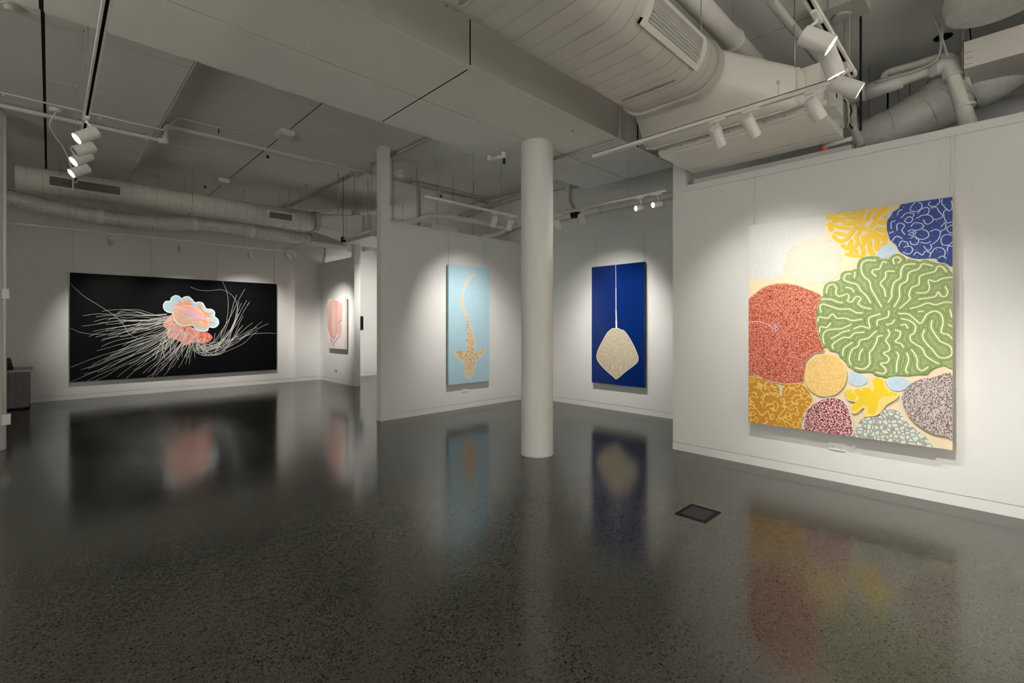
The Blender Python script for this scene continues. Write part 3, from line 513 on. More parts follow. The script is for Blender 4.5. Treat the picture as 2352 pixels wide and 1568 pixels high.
for ex, ey in [(1920, 280), (1835, 340), (1860, 415), (1885, 425), (1940, 395), (1970, 410), (1825, 590), (2000, 625), (2095, 612), (2160, 632), (2050, 710), (1870, 680), (2045, 670), (1800, 640), (1760, 700), (1900, 560), (1690, 690), (1960, 720), (1850, 760), (1620, 730), (1900, 650), (1870, 520)]:
    sx = rn.uniform(1370, 1540); sy = rn.uniform(760, 860); dip = rn.uniform(870, 975)
    mx = 1400 + rn.uniform(0, 130); hx = min(ex - 60, mx + rn.uniform(120, 260))
    fil.append([(sx, sy), (mx, (sy + dip) / 2 + 30), (mx + 80, dip), (hx, dip - 40), ((hx + ex) / 2 + 10, (dip - 40) * 0.5 + ey * 0.5 + 25), (ex - (ex - hx) * 0.16, ey + (dip - ey) * 0.16), (ex, ey)])
J_.patch('bell_skirt', [(1180, 530), (1110, 600), (1085, 650), (1130, 700), (1130, 770), (1200, 790), (1260, 820), (1290, 850), (1330, 855), (1400, 825), (1500, 835), (1570, 805), (1588, 770), (1550, 730), (1480, 705), (1400, 680), (1330, 650), (1270, 650), (1210, 610)], 'skirt_red', J)
J_.strokes('tentacles', fil, 2.7, 'filament', J)
J_.patch('bell_outline', [(1085, 470), (1085, 440), (1110, 405), (1155, 400), (1165, 370), (1205, 345), (1245, 350), (1275, 375), (1300, 360), (1345, 355), (1385, 385), (1410, 415), (1450, 410), (1490, 420), (1510, 450), (1530, 480), (1580, 485), (1615, 515), (1615, 560), (1645, 585), (1657, 625), (1640, 660), (1600, 680), (1555, 675), (1545, 705), (1510, 715), (1450, 710), (1410, 690), (1390, 660), (1330, 660), (1270, 660), (1215, 625), (1185, 570), (1180, 530), (1140, 525), (1100, 500)], 'bell_white', J)
J_.patch('bell_lobes', [(1098, 470), (1098, 445), (1120, 415), (1165, 410), (1178, 378), (1208, 357), (1240, 362), (1275, 388), (1305, 372), (1342, 367), (1375, 395), (1405, 427), (1450, 422), (1482, 432), (1500, 460), (1525, 492), (1575, 497), (1602, 520), (1602, 562), (1632, 592), (1643, 625), (1628, 650), (1598, 667), (1545, 662), (1533, 692), (1508, 702), (1455, 698), (1420, 680), (1395, 650), (1330, 648), (1275, 648), (1222, 615), (1197, 565), (1192, 520), (1145, 512), (1110, 492)], 'bell_blue', J)
J_.patch('bell_ridge', [(1160, 450), (1245, 430), (1235, 390), (1295, 425), (1305, 385), (1330, 415), (1345, 375), (1362, 420), (1400, 455), (1440, 465), (1455, 430), (1480, 470), (1500, 505), (1560, 525), (1610, 520), (1560, 550), (1600, 565), (1520, 570), (1530, 600), (1620, 622), (1540, 640), (1450, 600), (1380, 565), (1310, 550), (1290, 520), (1230, 480)], 'bell_orange', J, k=2)
J_.patch('bell_belly', [(1190, 535), (1182, 500), (1230, 480), (1290, 520), (1270, 545), (1330, 560), (1380, 580), (1440, 600), (1500, 630), (1552, 645), (1550, 672), (1525, 686), (1470, 678), (1410, 662), (1385, 632), (1340, 650), (1278, 650), (1224, 612), (1194, 570)], 'bell_peach', J)
J_.patch('bell_centre', [(1165, 440), (1290, 455), (1390, 458), (1460, 500), (1505, 560), (1530, 592), (1450, 590), (1370, 562), (1310, 530), (1270, 500), (1220, 470)], 'bell_pink', J)
J_.strokes('bell_lines', [[(1290, 452), (1390, 458), (1460, 497), (1505, 558)], [(1185, 510), (1195, 570), (1225, 615), (1278, 650), (1340, 650), (1385, 632), (1390, 610)], [(1320, 600), (1330, 580), (1380, 585)], [(1160, 430), (1220, 465), (1320, 495)], [(1540, 645), (1550, 620), (1530, 600)], [(1470, 600), (1480, 630)]], 6, 'cream', J)

# --- shark painting
K = (980, 560, 200 / 784)
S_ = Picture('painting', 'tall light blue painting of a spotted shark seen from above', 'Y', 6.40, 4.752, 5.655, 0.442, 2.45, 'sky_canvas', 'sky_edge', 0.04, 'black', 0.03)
S_.wires((4.8, 5.6, 5.64), 2.97, 0.065)
sb = [(352, 640), (362, 700), (368, 780), (372, 830), (350, 860), (358, 900), (360, 960), (330, 975), (280, 958), (248, 975), (270, 1010), (330, 1060), (340, 1120), (345, 1170), (365, 1198), (390, 1200), (415, 1180), (435, 1110), (440, 1060), (490, 1010), (520, 965), (510, 945), (460, 965), (435, 975), (432, 900), (430, 850), (415, 820), (402, 760), (382, 700), (368, 640)]
tail = [(440, 270), (380, 320), (335, 400), (320, 500), (328, 580), (348, 640), (372, 710)]
S_.strokes('shark_tail_halo', [tail], 26, 'shark_halo', K); S_.patch('shark_halo', sb, 'shark_halo', K, scale=1.06)
S_.strokes('shark_tail', [(tail[:4], 13), (tail[3:], 19)], 16, 'shark_plain', K)
S_.patch('shark_snout', sb, 'shark_plain', K)
S_.patch('shark_body', [p if p[1] < 1130 else (p[0], 1130 + (p[1] - 1130) * 0.15) for p in sb], 'shark_skin', K, scale=0.95)

# --- stingray painting
T_ = (1320, 560, 220 / 862)
R_ = Picture('painting', 'tall deep blue painting of a pale stingray with a long tail', 'X', 6.77, 3.95, 4.972, 0.444, 2.446, 'ultramarine', 'navy_edge', 0.04, 'grey_box', 0.03)
R_.wires((4.93, 3.99), 2.98, 0.065)
rb = [(375, 757), (395, 757), (415, 770), (435, 772), (465, 800), (510, 870), (550, 950), (572, 1010), (573, 1050), (540, 1090), (460, 1150), (380, 1216), (350, 1200), (260, 1120), (210, 1060), (195, 1010), (210, 950), (250, 870), (290, 800), (320, 772), (335, 760), (350, 757)]
R_.strokes('ray_tail', [([(369, 190), (371, 400)], 5.5), ([(371, 400), (372, 600)], 8), ([(372, 600), (374, 690)], 12), ([(374, 690), (375, 770)], 17)], 10, 'ray_edge', T_)
R_.patch('ray_outline', rb, 'ray_edge', T_, k=3); R_.patch('ray_body', rb, 'ray_skin', T_, k=3, scale=0.975)
R_.strokes('ray_eyes', [[(341, 1088), (340, 1108), (347, 1125)], [(414, 1090), (416, 1110), (410, 1128)]], 7, 'ray_edge', T_)

# --- seaweed painting
W_ = (700, 560, 200 / 784)
P_ = Picture('painting', 'small blush painting of pink seaweed in the far corner', 'X', 5.03, 10.873, 11.86, 0.858, 2.08, 'blush_canvas', 'blush_canvas', 0.055, 'canvas_back', 0.035)
P_.wires((11.75, 11.0), 2.99, 0.08)
P_.patch('seaweed_frond', [(265, 502), (325, 530), (340, 600), (332, 690), (300, 722), (285, 780), (275, 830), (260, 850), (230, 820), (206, 740), (201, 640), (210, 560), (240, 510)], 'frond', W_)
P_.patch('seaweed_bud', [(331, 720), (331, 790), (316, 830), (297, 820), (292, 780), (310, 730)], 'frond', W_); P_.patch('seaweed_leaf', [(232, 840), (240, 850), (250, 880), (240, 890), (230, 865)], 'frond', W_)
P_.strokes('seaweed_stems', [[(260, 850), (262, 900), (260, 945)], [(338, 680), (296, 740), (282, 820), (262, 850)], [(312, 832), (280, 868), (262, 905)], [(206, 740), (230, 820), (260, 850)], [(240, 890), (252, 905), (260, 925)]], 5, 'frond_ink', W_)
# --- sliver of a further picture in the back room
B_ = Picture('painting', 'dark-edged painting mostly hidden behind the far white post', 'Y', 12.49, 5.7, 6.32, 1.3, 1.68, 'black', 'black', 0.03)

# ------------------------------------------------------------------ ducts and air handling
def oval(X, y1, y2, zc, r, n=48):
    out = []
    for j in range(n):
        a = 2 * math.pi * (j + 0.5) / n
        out.append(Vector((X, (y2 if math.cos(a) > 0 else y1) + r * math.cos(a), zc + r * math.sin(a))))
    return out
def rect(X, y0, y1, z0, z1, n=48):
    out = []
    for j in range(n):
        a = 2 * math.pi * (j + 0.5) / n; c, s = math.cos(a), math.sin(a); k = max(abs(c), abs(s))
        out.append(Vector((X, (y0 + y1) / 2 + c / k * (y1 - y0) / 2, (z0 + z1) / 2 + s / k * (z1 - z0) / 2)))
    return out
def grille(parent, X0, X1, yc, zc, r, a0, a1, mat='fixture', bars=7, dark='grille_dark'):
    """A register wrapped on the rounded side of a duct, between angles a0..a1 (degrees from +Y)."""
    def pt(X, a, dr=0.0): a = math.radians(a); return Vector((X, yc + (r + dr) * math.cos(a), zc + (r + dr) * math.sin(a)))
    G = MB(); k = 8; m_ = (a1 - a0) * 0.16; mx = 0.05
    def band(Xa, Xb, b0, b1, d0, d1):
        rings = []
        for i in range(k + 1):
            a = b0 + (b1 - b0) * i / k
            rings.append([pt(Xa, a, d0), pt(Xb, a, d0), pt(Xb, a, d1), pt(Xa, a, d1)])
        G.loft(rings, True)
    band(X0, X1, a0, a0 + m_, 0.0, 0.022); band(X0, X1, a1 - m_, a1, 0.0, 0.022); band(X0, X0 + mx, a0, a1, 0.0, 0.022); band(X1 - mx, X1, a0, a1, 0.0, 0.022)
    g = G.build('grille', mat, parent)
    D = MB(); rings = [[pt(X0 + mx, a0 + (a1 - a0) * i / 10, 0.007), pt(X1 - mx, a0 + (a1 - a0) * i / 10, 0.007), pt(X1 - mx, a0 + (a1 - a0) * i / 10, 0.009), pt(X0 + mx, a0 + (a1 - a0) * i / 10, 0.009)] for i in range(11)]
    D.loft(rings, True).build('opening', dark, g)
    for i in range(bars):
        a = a0 + m_ + (a1 - a0 - 2 * m_) * (i + 0.5) / bars
        MB().cyl(pt(X0 + mx, a, 0.015), pt(X1 - mx, a, 0.015), 0.0022, n=6).build('blade', mat, g)
    return g
def oval_duct(label, X0, X1, y1, y2, zc, r, pitch, hang):
    T = thing('oval_duct', ((X0 + X1) / 2, (y1 + y2) / 2, zc), label, 'air duct', 'spiral air ducts')
    MB().loft([oval(X0, y1, y2, zc, r - 0.02), oval(X0 + 0.01, y1, y2, zc, r), oval(X1, y1, y2, zc, r)]).build('duct_shell', 'duct', T, True)
    sm = MB(); x = X0 + 0.12
    while x < X1 - 0.05:
        a = oval(x, y1, y2, zc, r + 0.0022); b3 = oval(x + 0.0035, y1, y2, zc, r + 0.0022)
        for ring, sh in ((a, 0.03), (b3, 0.03)):
            for p in ring: p.x += sh * (p.y - y1)
        sm.loft([a, b3], False); x += pitch
    sm.build('spiral_seam', 'duct_seam', T)
    MB().loft([oval(X1 - 0.075, y1, y2, zc, r), oval(X1 - 0.074, y1, y2, zc, r + 0.02), oval(X1 + 0.01, y1, y2, zc, r + 0.02), oval(X1 + 0.011, y1, y2, zc, r)], False).build('collar', 'conduit', T)
    for hx, zt in hang:
        for yy in (y1 - r - 0.006, y2 + r + 0.006):
            MB().cyl((hx, yy, zc), (hx, yy, zt), 0.004, n=6).build('hanger_rod', 'steel', T)
        MB().tube([(hx, yy_, zz) for yy_, zz in ((y1 - r - 0.006, zc), (y1 - r * 0.7, zc - r * 0.75), (y1, zc - r - 0.004), (y2, zc - r - 0.004), (y2 + r * 0.7, zc - r * 0.75), (y2 + r + 0.006, zc))], 0.004, 6).build('hanger_strap', 'steel', T)
    return T
def transition(label, X0, X1, y1, y2, zc, r, ry0, ry1, rz0, rz1):
    T = thing('duct_transition', ((X0 + X1) / 2, (y1 + y2) / 2, rz0), label, 'air duct', 'duct transitions')
    MB().loft([oval(X0, y1, y2, zc, r), oval(X0 + 0.04, y1, y2, zc, r), rect(X1 - 0.06, ry0, ry1, rz0, rz1), rect(X1, ry0, ry1, rz0, rz1)]).build('hood', 'duct', T, True)
    MB().loft([rect(X1 - 0.006, ry0 - 0.012, ry1 + 0.012, rz0 - 0.012, rz1 + 0.012), rect(X1, ry0 - 0.012, ry1 + 0.012, rz0 - 0.012, rz1 + 0.012)]).build('flange', 'duct', T)
    return T
ND = oval_duct('large pale oval air duct running across the upper right', -1.6, 3.56, 1.64, 2.04, 3.39, 0.2, 0.135, ((-0.4, ZC), (1.6, ZC), (3.2, ZC)))
grille(ND, 2.50, 3.26, 1.64, 3.39, 0.2, 168, 228, 'duct', 8, 'conduit')
e0 = onY(1275, 148, 2.32); e1 = onY(1385, 212, 2.32); MB().box(e0.x, e1.x, 2.3, 2.32, e1.z - 0.008, e1.z + 0.008).build('trim_strip', 'white_plastic', ND)
for q_ in (0.1, 0.9): MB().box(e0.x + (e1.x - e0.x) * q_, e0.x + (e1.x - e0.x) * q_ + 0.01, 2.22, 2.31, e1.z - 0.004, e1.z + 0.004).build('strip_bracket', 'white_plastic', ND)
transition('pale tapered hood between the big oval duct and air conditioner', 3.572, 4.2, 1.64, 2.04, 3.39, 0.2, 1.12, 2.42, 3.16, 3.47)
AC = thing('air_conditioner', (4.78, 1.69, 3.13), 'pale boxy ceiling air conditioning unit above the right wall', 'air conditioner')
MB().box(4.36, 5.16, 1.0, 2.385, 3.142, 3.52).build('casing', 'duct', AC)
MB().box(4.39, 5.165, 0.995, 2.39, 3.13, 3.142).build('base_plate', 'duct', AC)
MB().box(4.2, 4.36, 1.1, 2.44, 3.2, 3.46).build('outlet_neck', 'duct', AC)
MB().box(4.352, 4.362, 1.0, 2.385, 3.142, 3.2).build('front_channel', 'fixture', AC)
MB().box(4.95, 4.955, 1.01, 2.37, 3.126, 3.131).build('panel_joint', 'duct_seam', AC)
for i in range(9): MB().cyl((4.345, 1.1 + i * 0.15, 3.17), (4.354, 1.1 + i * 0.15, 3.17), 0.005, n=8).build('screw', 'steel', AC)
for yy in (0.97, 2.41):
    for xx in (4.45, 5.05):
        MB().cyl((xx, yy, 3.2), (xx, yy, ZC), 0.005, n=6).build('hanger_rod', 'steel', AC)
        MB().box(xx - 0.02, xx + 0.02, min(yy, 1.0 if yy < 1.5 else 2.385), max(yy, 1.0 if yy < 1.5 else 2.385), 3.2, 3.24).build('bracket', 'fixture', AC)
sd_ = MB().box(4.5, 4.8, 0.93, 0.998, 3.2, 3.42).build('control_box', 'grey_box', AC)
MB().cyl((4.56, 0.929, 3.3), (4.56, 0.926, 3.3), 0.02, n=12).build('cable_hole', 'black', AC)
for k, q in enumerate(([(4.9, 0.95, 3.4), (4.95, 0.9, 3.3), (4.93, 0.92, 3.2), (5.0, 0.9, 3.15)], [(4.85, 0.96, 3.4), (4.8, 0.9, 3.32), (4.85, 0.9, 3.2), (4.95, 0.93, 3.16)])):
    MB().tube(smooth_path(q), 0.007, 6).build('control_cable', 'conduit' if k else 'black', AC)
tr = thing('cable_tray', (5.28, 1.65, 3.035), 'slotted grey metal tray lying on top of the right wall', 'cable tray')
MB().box(5.22, 5.34, 0.95, 2.42, 3.035, 3.042).build('tray_base', 'grey_box', tr)
for xx in (5.22, 5.33): MB().box(xx, xx + 0.008, 0.95, 2.42, 3.042, 3.085 if xx < 5.3 else 3.105).build('tray_lip', 'grey_box', tr)
for i in range(6): MB().box(5.33, 5.346, 1.05 + i * 0.23, 1.18 + i * 0.23, 3.105, 3.12).build('clip', 'conduit', tr)

FD = oval_duct('long spiral air duct with two dark grilles on the left', -0.36, 4.02, 10.0, 10.2, 3.60, 0.18, 0.17, ((0.12, ZL), (1.78, ZC), (3.4, ZC)))
grille(FD, -0.05, 0.86, 10.0, 3.60, 0.18, 158, 214, 'duct', 6)
grille(FD, 2.98, 3.5, 10.0, 3.60, 0.18, 165, 216, 'duct', 6)
transition('pale tapered hood at the right end of the left duct', 4.03, 4.78, 10.0, 10.2, 3.60, 0.18, 9.42, 10.6, 3.36, 3.78)
A2 = thing('air_conditioner', (5.2, 10.0, 3.33), 'pale air conditioning box above the far partition post', 'air conditioner')
MB().box(4.9, 5.75, 9.35, 10.7, 3.34, 3.8).build('casing', 'duct', A2)
MB().box(4.78, 4.9, 9.45, 10.6, 3.38, 3.78).build('outlet_neck', 'fixture', A2)
MB().box(4.9, 5.75, 9.34, 10.71, 3.33, 3.342).build('base_plate', 'duct', A2)
for yy in (9.3, 10.75):
    for xx in (5.0, 5.65):
        MB().cyl((xx, yy, 3.36), (xx, yy, ZC), 0.005, n=6).build('hanger_rod', 'steel', A2)
        MB().box(xx - 0.03, xx + 0.03, min(yy, 9.36 if yy < 10 else 10.69), max(yy, 9.36 if yy < 10 else 10.69), 3.35, 3.37).build('bracket', 'fixture', A2)
def flex_duct(label, path, r, name='flexible_duct', n=22, straps=(), zt=None, seed=1, step=0.045, creases=True):
    rr = random.Random(seed); P_ = smooth_path(path, 12)
    # resample
    pts = [P_[0]]
    for p in P_:
        if (p - pts[-1]).length >= step: pts.append(p)
    rad = [(r[0] + (r[1] - r[0]) * i / max(1, len(pts) - 1) if isinstance(r, tuple) else r) * (1 + (0.035 if i % 2 else -0.03) + rr.uniform(-0.02, 0.02)) for i in range(len(pts))]
    T = thing(name, pts[len(pts) // 2], label, 'air duct', 'flexible wrapped ducts')
    MB().tube(pts, rad, n).build('sleeve', 'flex', T, True)
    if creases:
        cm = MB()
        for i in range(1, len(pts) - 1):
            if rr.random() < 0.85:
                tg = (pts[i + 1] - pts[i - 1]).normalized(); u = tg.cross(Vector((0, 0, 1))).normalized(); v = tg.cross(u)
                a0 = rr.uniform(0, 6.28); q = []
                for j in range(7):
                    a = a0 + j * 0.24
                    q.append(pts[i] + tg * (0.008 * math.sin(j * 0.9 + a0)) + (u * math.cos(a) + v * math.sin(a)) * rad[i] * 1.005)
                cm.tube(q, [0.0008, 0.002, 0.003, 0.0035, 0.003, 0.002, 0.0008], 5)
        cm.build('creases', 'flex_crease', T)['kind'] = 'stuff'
    for i_, wd in straps:
        i = int(i_ * (len(pts) - 1)); tg = (pts[min(i + 1, len(pts) - 1)] - pts[i - 1]).normalized()
        MB().tube([pts[i] - tg * wd, pts[i] + tg * wd], rad[i] * 1.08, n).build('strap', 'fixture', T)
        if zt: MB().obox((pts[i].x, pts[i].y, (pts[i].z + zt) / 2), tg * wd * 0.7, Vector((0, 0.004, 0)), Vector((0, 0, (zt - pts[i].z) / 2))).build('strap_tail', 'fixture', T)
    return T
flex_duct('grey crumpled flexible duct sagging below the left spiral duct', [onY(px, py, 11.1) for px, py in ((-60, 435), (30, 456), (110, 476), (205, 494), (300, 507), (380, 514), (450, 512), (520, 521), (600, 535), (712, 550))], 0.135, straps=((0.305, 0.045), (0.585, 0.04), (0.80, 0.04)), zt=3.62, seed=3)
MB_ = thing('duct_plenum', onY(745, 557, 11.1), 'small grey box where the left flexible duct ends', 'air duct')
c0 = onY(712, 535, 11.1); c1 = onY(790, 566, 11.1)
MB().box(c0.x, c1.x, 10.95, 11.35, c1.z, c0.z + 0.12).build('plenum_box', 'grey_box', MB_)
MB().box(c0.x - 0.03, c1.x + 0.03, 10.9, 11.4, c1.z - 0.03, c1.z).build('plenum_tray', 'wall', MB_)
MB().box(c0.x + 0.16, c0.x + 0.17, 10.94, 10.951, c1.z, c0.z + 0.12).build('plenum_seam', 'duct_seam', MB_)
MB().cyl((c1.x - 0.05, 11.1, c0.z + 0.1), (c1.x - 0.05, 11.1, ZC), 0.006, n=6).build('hanger_rod', 'steel', MB_)
flex_duct('short end of white flexible duct seen between the two posts', [onY(850, 545, 11.6), onY(848, 556, 11.6), onY(846, 572, 11.6), onY(846, 583, 11.6)], 0.15, seed=9, straps=((0.3, 0.02),), zt=ZC)
flex_duct('thick creased flexible duct rising behind the right wall', [onX(px, py, 5.95) for px, py in ((1935, 330), (1985, 318), (2050, 292), (2120, 262), (2175, 228), (2205, 195), (2235, 185))], (0.15, 0.25), seed=5, step=0.06)
flex_duct('wide silver duct elbow below the white plenum at right', [onX(px, py, 6.1) for px, py in ((2215, 205), (2255, 190), (2285, 165), (2297, 128), (2300, 100))], (0.2, 0.29), seed=6, step=0.07)
flex_duct('big round white flexible duct at the top right corner', [onX(2330, -230, 5.2), onX(2300, -120, 5.15), onX(2285, -60, 5.1), onX(2278, -10, 5.1), onX(2277, 28, 5.1)], (0.36, 0.27), seed=8, step=0.06)
p0 = onX(2214, 97, 5.5); p1 = onX(2220, 157, 5.5)
PL = thing('duct_plenum', (5.9, -0.1, p1.z), 'white rectangular plenum box at the upper right edge', 'air duct')
MB().box(5.5, 6.5, -0.9, p0.y, p1.z, p0.z).build('plenum_box', 'duct', PL)
for xx in (5.56, 6.4): MB().cyl((xx, p0.y + 0.012, p1.z + 0.02), (xx, p0.y + 0.012, ZC), 0.006, n=6).build('hanger_rod', 'steel', PL)
for i in range(3): MB().box(5.496, 5.501, p0.y - 0.05, p0.y - 0.005, p1.z + 0.03 + i * 0.05, p1.z + 0.034 + i * 0.05).build('joint_mark', 'duct_seam', PL)

# ------------------------------------------------------------------ pipes, conduits, ceiling fittings
def pipe(label, pts, r, mat='pipe', name='pipe', smooth=False, clamps=(), cat='pipe', group='pipes and conduits under the ceiling', n=12, fittings=()):
    pts = [Vector(p) for p in pts]; q = smooth_path(pts, 5) if smooth else pts
    T = thing(name, pts[0], label, cat, group)
    MB().tube(q, r, n).build('tube', mat, T, True)
    for i in range(1, len(pts) - 1):
        if not smooth and r > 0.02:
            a = pts[i] + (pts[i - 1] - pts[i]).normalized() * r * 2.2; b3 = pts[i] + (pts[i + 1] - pts[i]).normalized() * r * 2.2
            MB().tube([a, pts[i] + (a - pts[i]) * 0.2 , pts[i] + (b3 - pts[i]) * 0.2, b3], r * 1.14, n).build('elbow', mat, T, True)
    for p, d, zt in clamps:
        p, d = Vector(p), Vector(d).normalized()
        c_ = MB().tube([p - d * 0.012, p + d * 0.012], r * 1.18, n).build('clamp', mat, T)
        if zt: MB().cyl(p + Vector((0, 0, r)), (p.x, p.y, zt), 0.004, n=6).build('rod', 'steel', c_)
    return T
YP = 7.72
pipe('white sprinkler pipe stepping up across the left ceiling', [(-4.3, YP, 3.87), (1.10, YP, 3.87), (1.10, YP, 4.085), (6.75, YP, 4.085)], 0.033, name='sprinkler_pipe', clamps=[((x, YP, 4.085), (1, 0, 0), ZC) for x in (2.85, 4.9, 6.2)] + [((0.9, YP, 3.87), (1, 0, 0), ZL)])
pipe('thin conduit following the left ceiling step beside the sprinkler pipe', [(-4.3, 7.42, ZL - 0.012), (0.98, 7.42, ZL - 0.012), (1.03, 7.42, ZL - 0.01), (1.2, 7.42, ZC - 0.012), (2.15, 7.42, ZC - 0.012)], 0.010, 'ceiling', 'conduit')
pipe('dark conduit running down the ceiling behind the shark partition post', [(3.885, 4.34, ZC - 0.03), (3.885, 7.4, ZC - 0.03), (3.85, 7.6, 4.03), (3.85, 7.85, 4.03), (3.885, 8.05, ZC - 0.03), (3.885, 11.0, ZC - 0.03), (3.80, 11.2, 4.1), (3.80, 11.8, 4.1)], 0.022, 'conduit', 'conduit')
pipe('grey conduit dropping down the beam face and turning under it', [(4.44, 2.88, ZC), (4.44, 2.88, 3.50), (4.44, 2.90, 3.462), (4.43, 2.98, 3.455), (4.40, 3.62, 3.455), (4.38, 4.30, 3.455)], 0.013, 'conduit', 'conduit')
pipe('thin black conduit beside the beam end', [(4.80, 2.885, ZC), (4.80, 2.885, 3.47)], 0.008, 'black', 'conduit')
pipe('fat white pipe running behind the big oval duct', [(1.9, 1.55, 3.80), (4.9, 1.55, 3.80)], 0.08, clamps=[((4.05, 1.55, 3.80), (1, 0, 0), ZC), ((2.6, 1.55, 3.80), (1, 0, 0), ZC)], n=20)
pipe('slanting square conduit passing behind the upper right track', [onZ(1770, 0, 3.95), onZ(1900, 160, 3.95), onZ(1972, 262, 3.95)], 0.035, 'conduit', 'conduit')
X6 = 5.62
pipe('white waste pipe crossing behind the right track and turning down', [onX(1880, 252, X6), onX(2030, 198, X6), onX(2180, 146, X6), onX(2228, 300, X6)], 0.062, clamps=[(onX(1985, 214, X6), (0, 1, 0.02), None), (onX(2158, 154, X6), (0, 1, 0.02), ZC), (onX(2216, 245, X6), (0.0, 0.1, 1), None)], n=18)
pipe('thinner white pipe riding on the waste pipe', [onX(1990, 200, X6 + 0.1), onX(2030, 185, X6 + 0.1), onX(2038, 168, X6 + 0.1), onX(2105, 148, X6 + 0.1), onX(2180, 130, X6 + 0.1), onX(2222, 180, X6 + 0.1)], 0.032, smooth=True)
pipe('thin white cable drooping along the waste pipe', [onX(2010, 188, 5.5), onX(2060, 176, 5.5), onX(2110, 160, 5.5), onX(2150, 138, 5.5), onX(2162, 100, 5.5), onX(2163, 60, 5.5), onX(2152, 32, 5.5), onX(2143, 42, 5.5), onX(2155, 66, 5.5), onX(2164, 90, 5.5), onX(2172, 115, 5.5), onX(2176, 132, 5.5)], 0.009, 'conduit', 'cable', True, cat='cable')
pipe('vertical grey pipe and elbow above the right wall', [onX(1908, 78, 6.2), onX(1942, 70, 6.2), onX(1948, 100, 6.2), onX(1953, 300, 6.2)], 0.06, 'pipe', n=14)
pipe('pale drain pipe dropping behind the right wall', [onX(1958, 230, 5.7), onX(1959, 300, 5.7), onX(1966, 312, 5.7), onX(1980, 335, 5.7)], 0.035, clamps=[(onX(1968, 316, 5.7), (0, -1, -1.5), None)])
pipe('white condensate pipe with orange end under the air conditioner', [onX(1957, 318, 5.30), onX(1905, 332, 5.30), onX(1894, 336, 5.30), onX(1893, 341, 5.30)], 0.022, name='condensate_pipe')
MB().cyl(onX(1893, 340, 5.30), onX(1892.5, 350, 5.30), 0.036, n=12).build('valve_cap', 'orange', bpy.data.objects['condensate_pipe'])
for i, (px, y0_, y1_, X_, r_, mt, lb) in enumerate(((1977, 28, 300, 5.9, 0.009, 'black', 'thin black cable hanging straight down behind the glowing spotlights'), (2039, 190, 290, 6.3, 0.008, 'black', 'short black cable hanging behind the thick flexible duct'), (2064, 176, 270, 6.3, 0.004, 'steel', 'thin steel rod left of the waste pipe cable'), (2090, 186, 262, 6.3, 0.004, 'steel', 'thin steel rod right of the waste pipe bend'), (1901, 0, 240, 4.9, 0.009, 'steel', 'steel rod passing beside the upper glowing spotlight'), (1825, 0, 170, 4.6, 0.006, 'steel', 'steel rod dropping to the corner of the hood'), (1996, 155, 305, 6.2, 0.005, 'steel', 'thin steel rod just right of the lower glowing spotlight'))):
    a9 = onZ(px, max(y0_, -150), ZC); b9 = onX(px, y1_, a9.x)
    pipe(lb, [a9, b9], r_, mt, 'hanger_rod', cat='rod', n=6)
# back area above the shark partition and along the stingray wall
pipe('white insulated pipe bending above the shark partition', [onY(px, py, 6.8) for px, py in ((900, 519), (935, 511), (968, 502), (985, 495), (1040, 499), (1090, 508), (1150, 521), (1154, 532), (1135, 540), (1105, 543))], 0.045, smooth=True, n=14, clamps=[(onY(1040, 499, 6.8), (1, 0, 0), ZC), (onY(1088, 507.5, 6.8), (1, 0, 0), ZC)])
pipe('second white pipe continuing behind the round column', [onX(px, py, 6.72) for px, py in ((1120, 541), (1155, 533), (1180, 521), (1215, 514))], 0.045, smooth=True, n=14, clamps=[(onX(1172, 525, 6.72), (0, 1, 0), ZC)])
X7 = 6.72
pipe('thick white pipe with a black joint along the stingray wall', [onX(1225, 512, X7), onX(1275, 503, X7), onX(1315, 494, X7), onX(1420, 472, X7), onX(1552, 446, X7)], 0.052, smooth=True, n=16, clamps=[(onX(1380, 481, X7), (0, 1, 0), None)])
MB().tube([onX(1314, 494.2, X7), onX(1337, 489.3, X7)], 0.057, 16).build('black_joint', 'black', bpy.data.objects[[o.name for o in bpy.data.objects if o.get('label') == 'thick white pipe with a black joint along the stingray wall'][0]])
pipe('ribbed white pipe bending down the stingray wall by the column', [onX(1312, 415, 6.75), onX(1305, 425, 6.72), onX(1304, 445, 6.7), onX(1304, 462, 6.7), onX(1312, 478, 6.7), onX(1322, 487, 6.72)], 0.042, smooth=True, n=14)
pipe('upper conduit pair running behind the round column', [onX(1040, 500, 6.74), onX(1130, 466, 6.74), onX(1215, 437, 6.74)], 0.02, 'conduit', 'conduit')
pipe('lower conduit running behind the round column', [onX(1060, 503, 6.78), onX(1140, 472, 6.78), onX(1235, 443, 6.78), onX(1330, 428, 6.78)], 0.016, 'conduit', 'conduit')
pipe('dark conduit bundle hugging the sprinkler pipe right of the post', [(4.45, 7.63, 4.115), (6.5, 7.63, 4.115), (6.6, 7.6, 4.06)], 0.014, 'conduit', 'conduit')
sp = thing('strut_post', (4.86, 7.6, 3.3), 'slim steel strut hanging beside the post of the shark partition', 'strut')
a_ = onY(965, 420, 7.6); b_ = onY(966, 520, 7.6)
MB().box(a_.x - 0.03, a_.x - 0.005, 7.59, 7.63, 3.1, ZC).build('strut', 'conduit', sp); MB().box(a_.x + 0.008, a_.x + 0.022, 7.59, 7.63, 3.1, ZC).build('strut', 'pipe', sp)
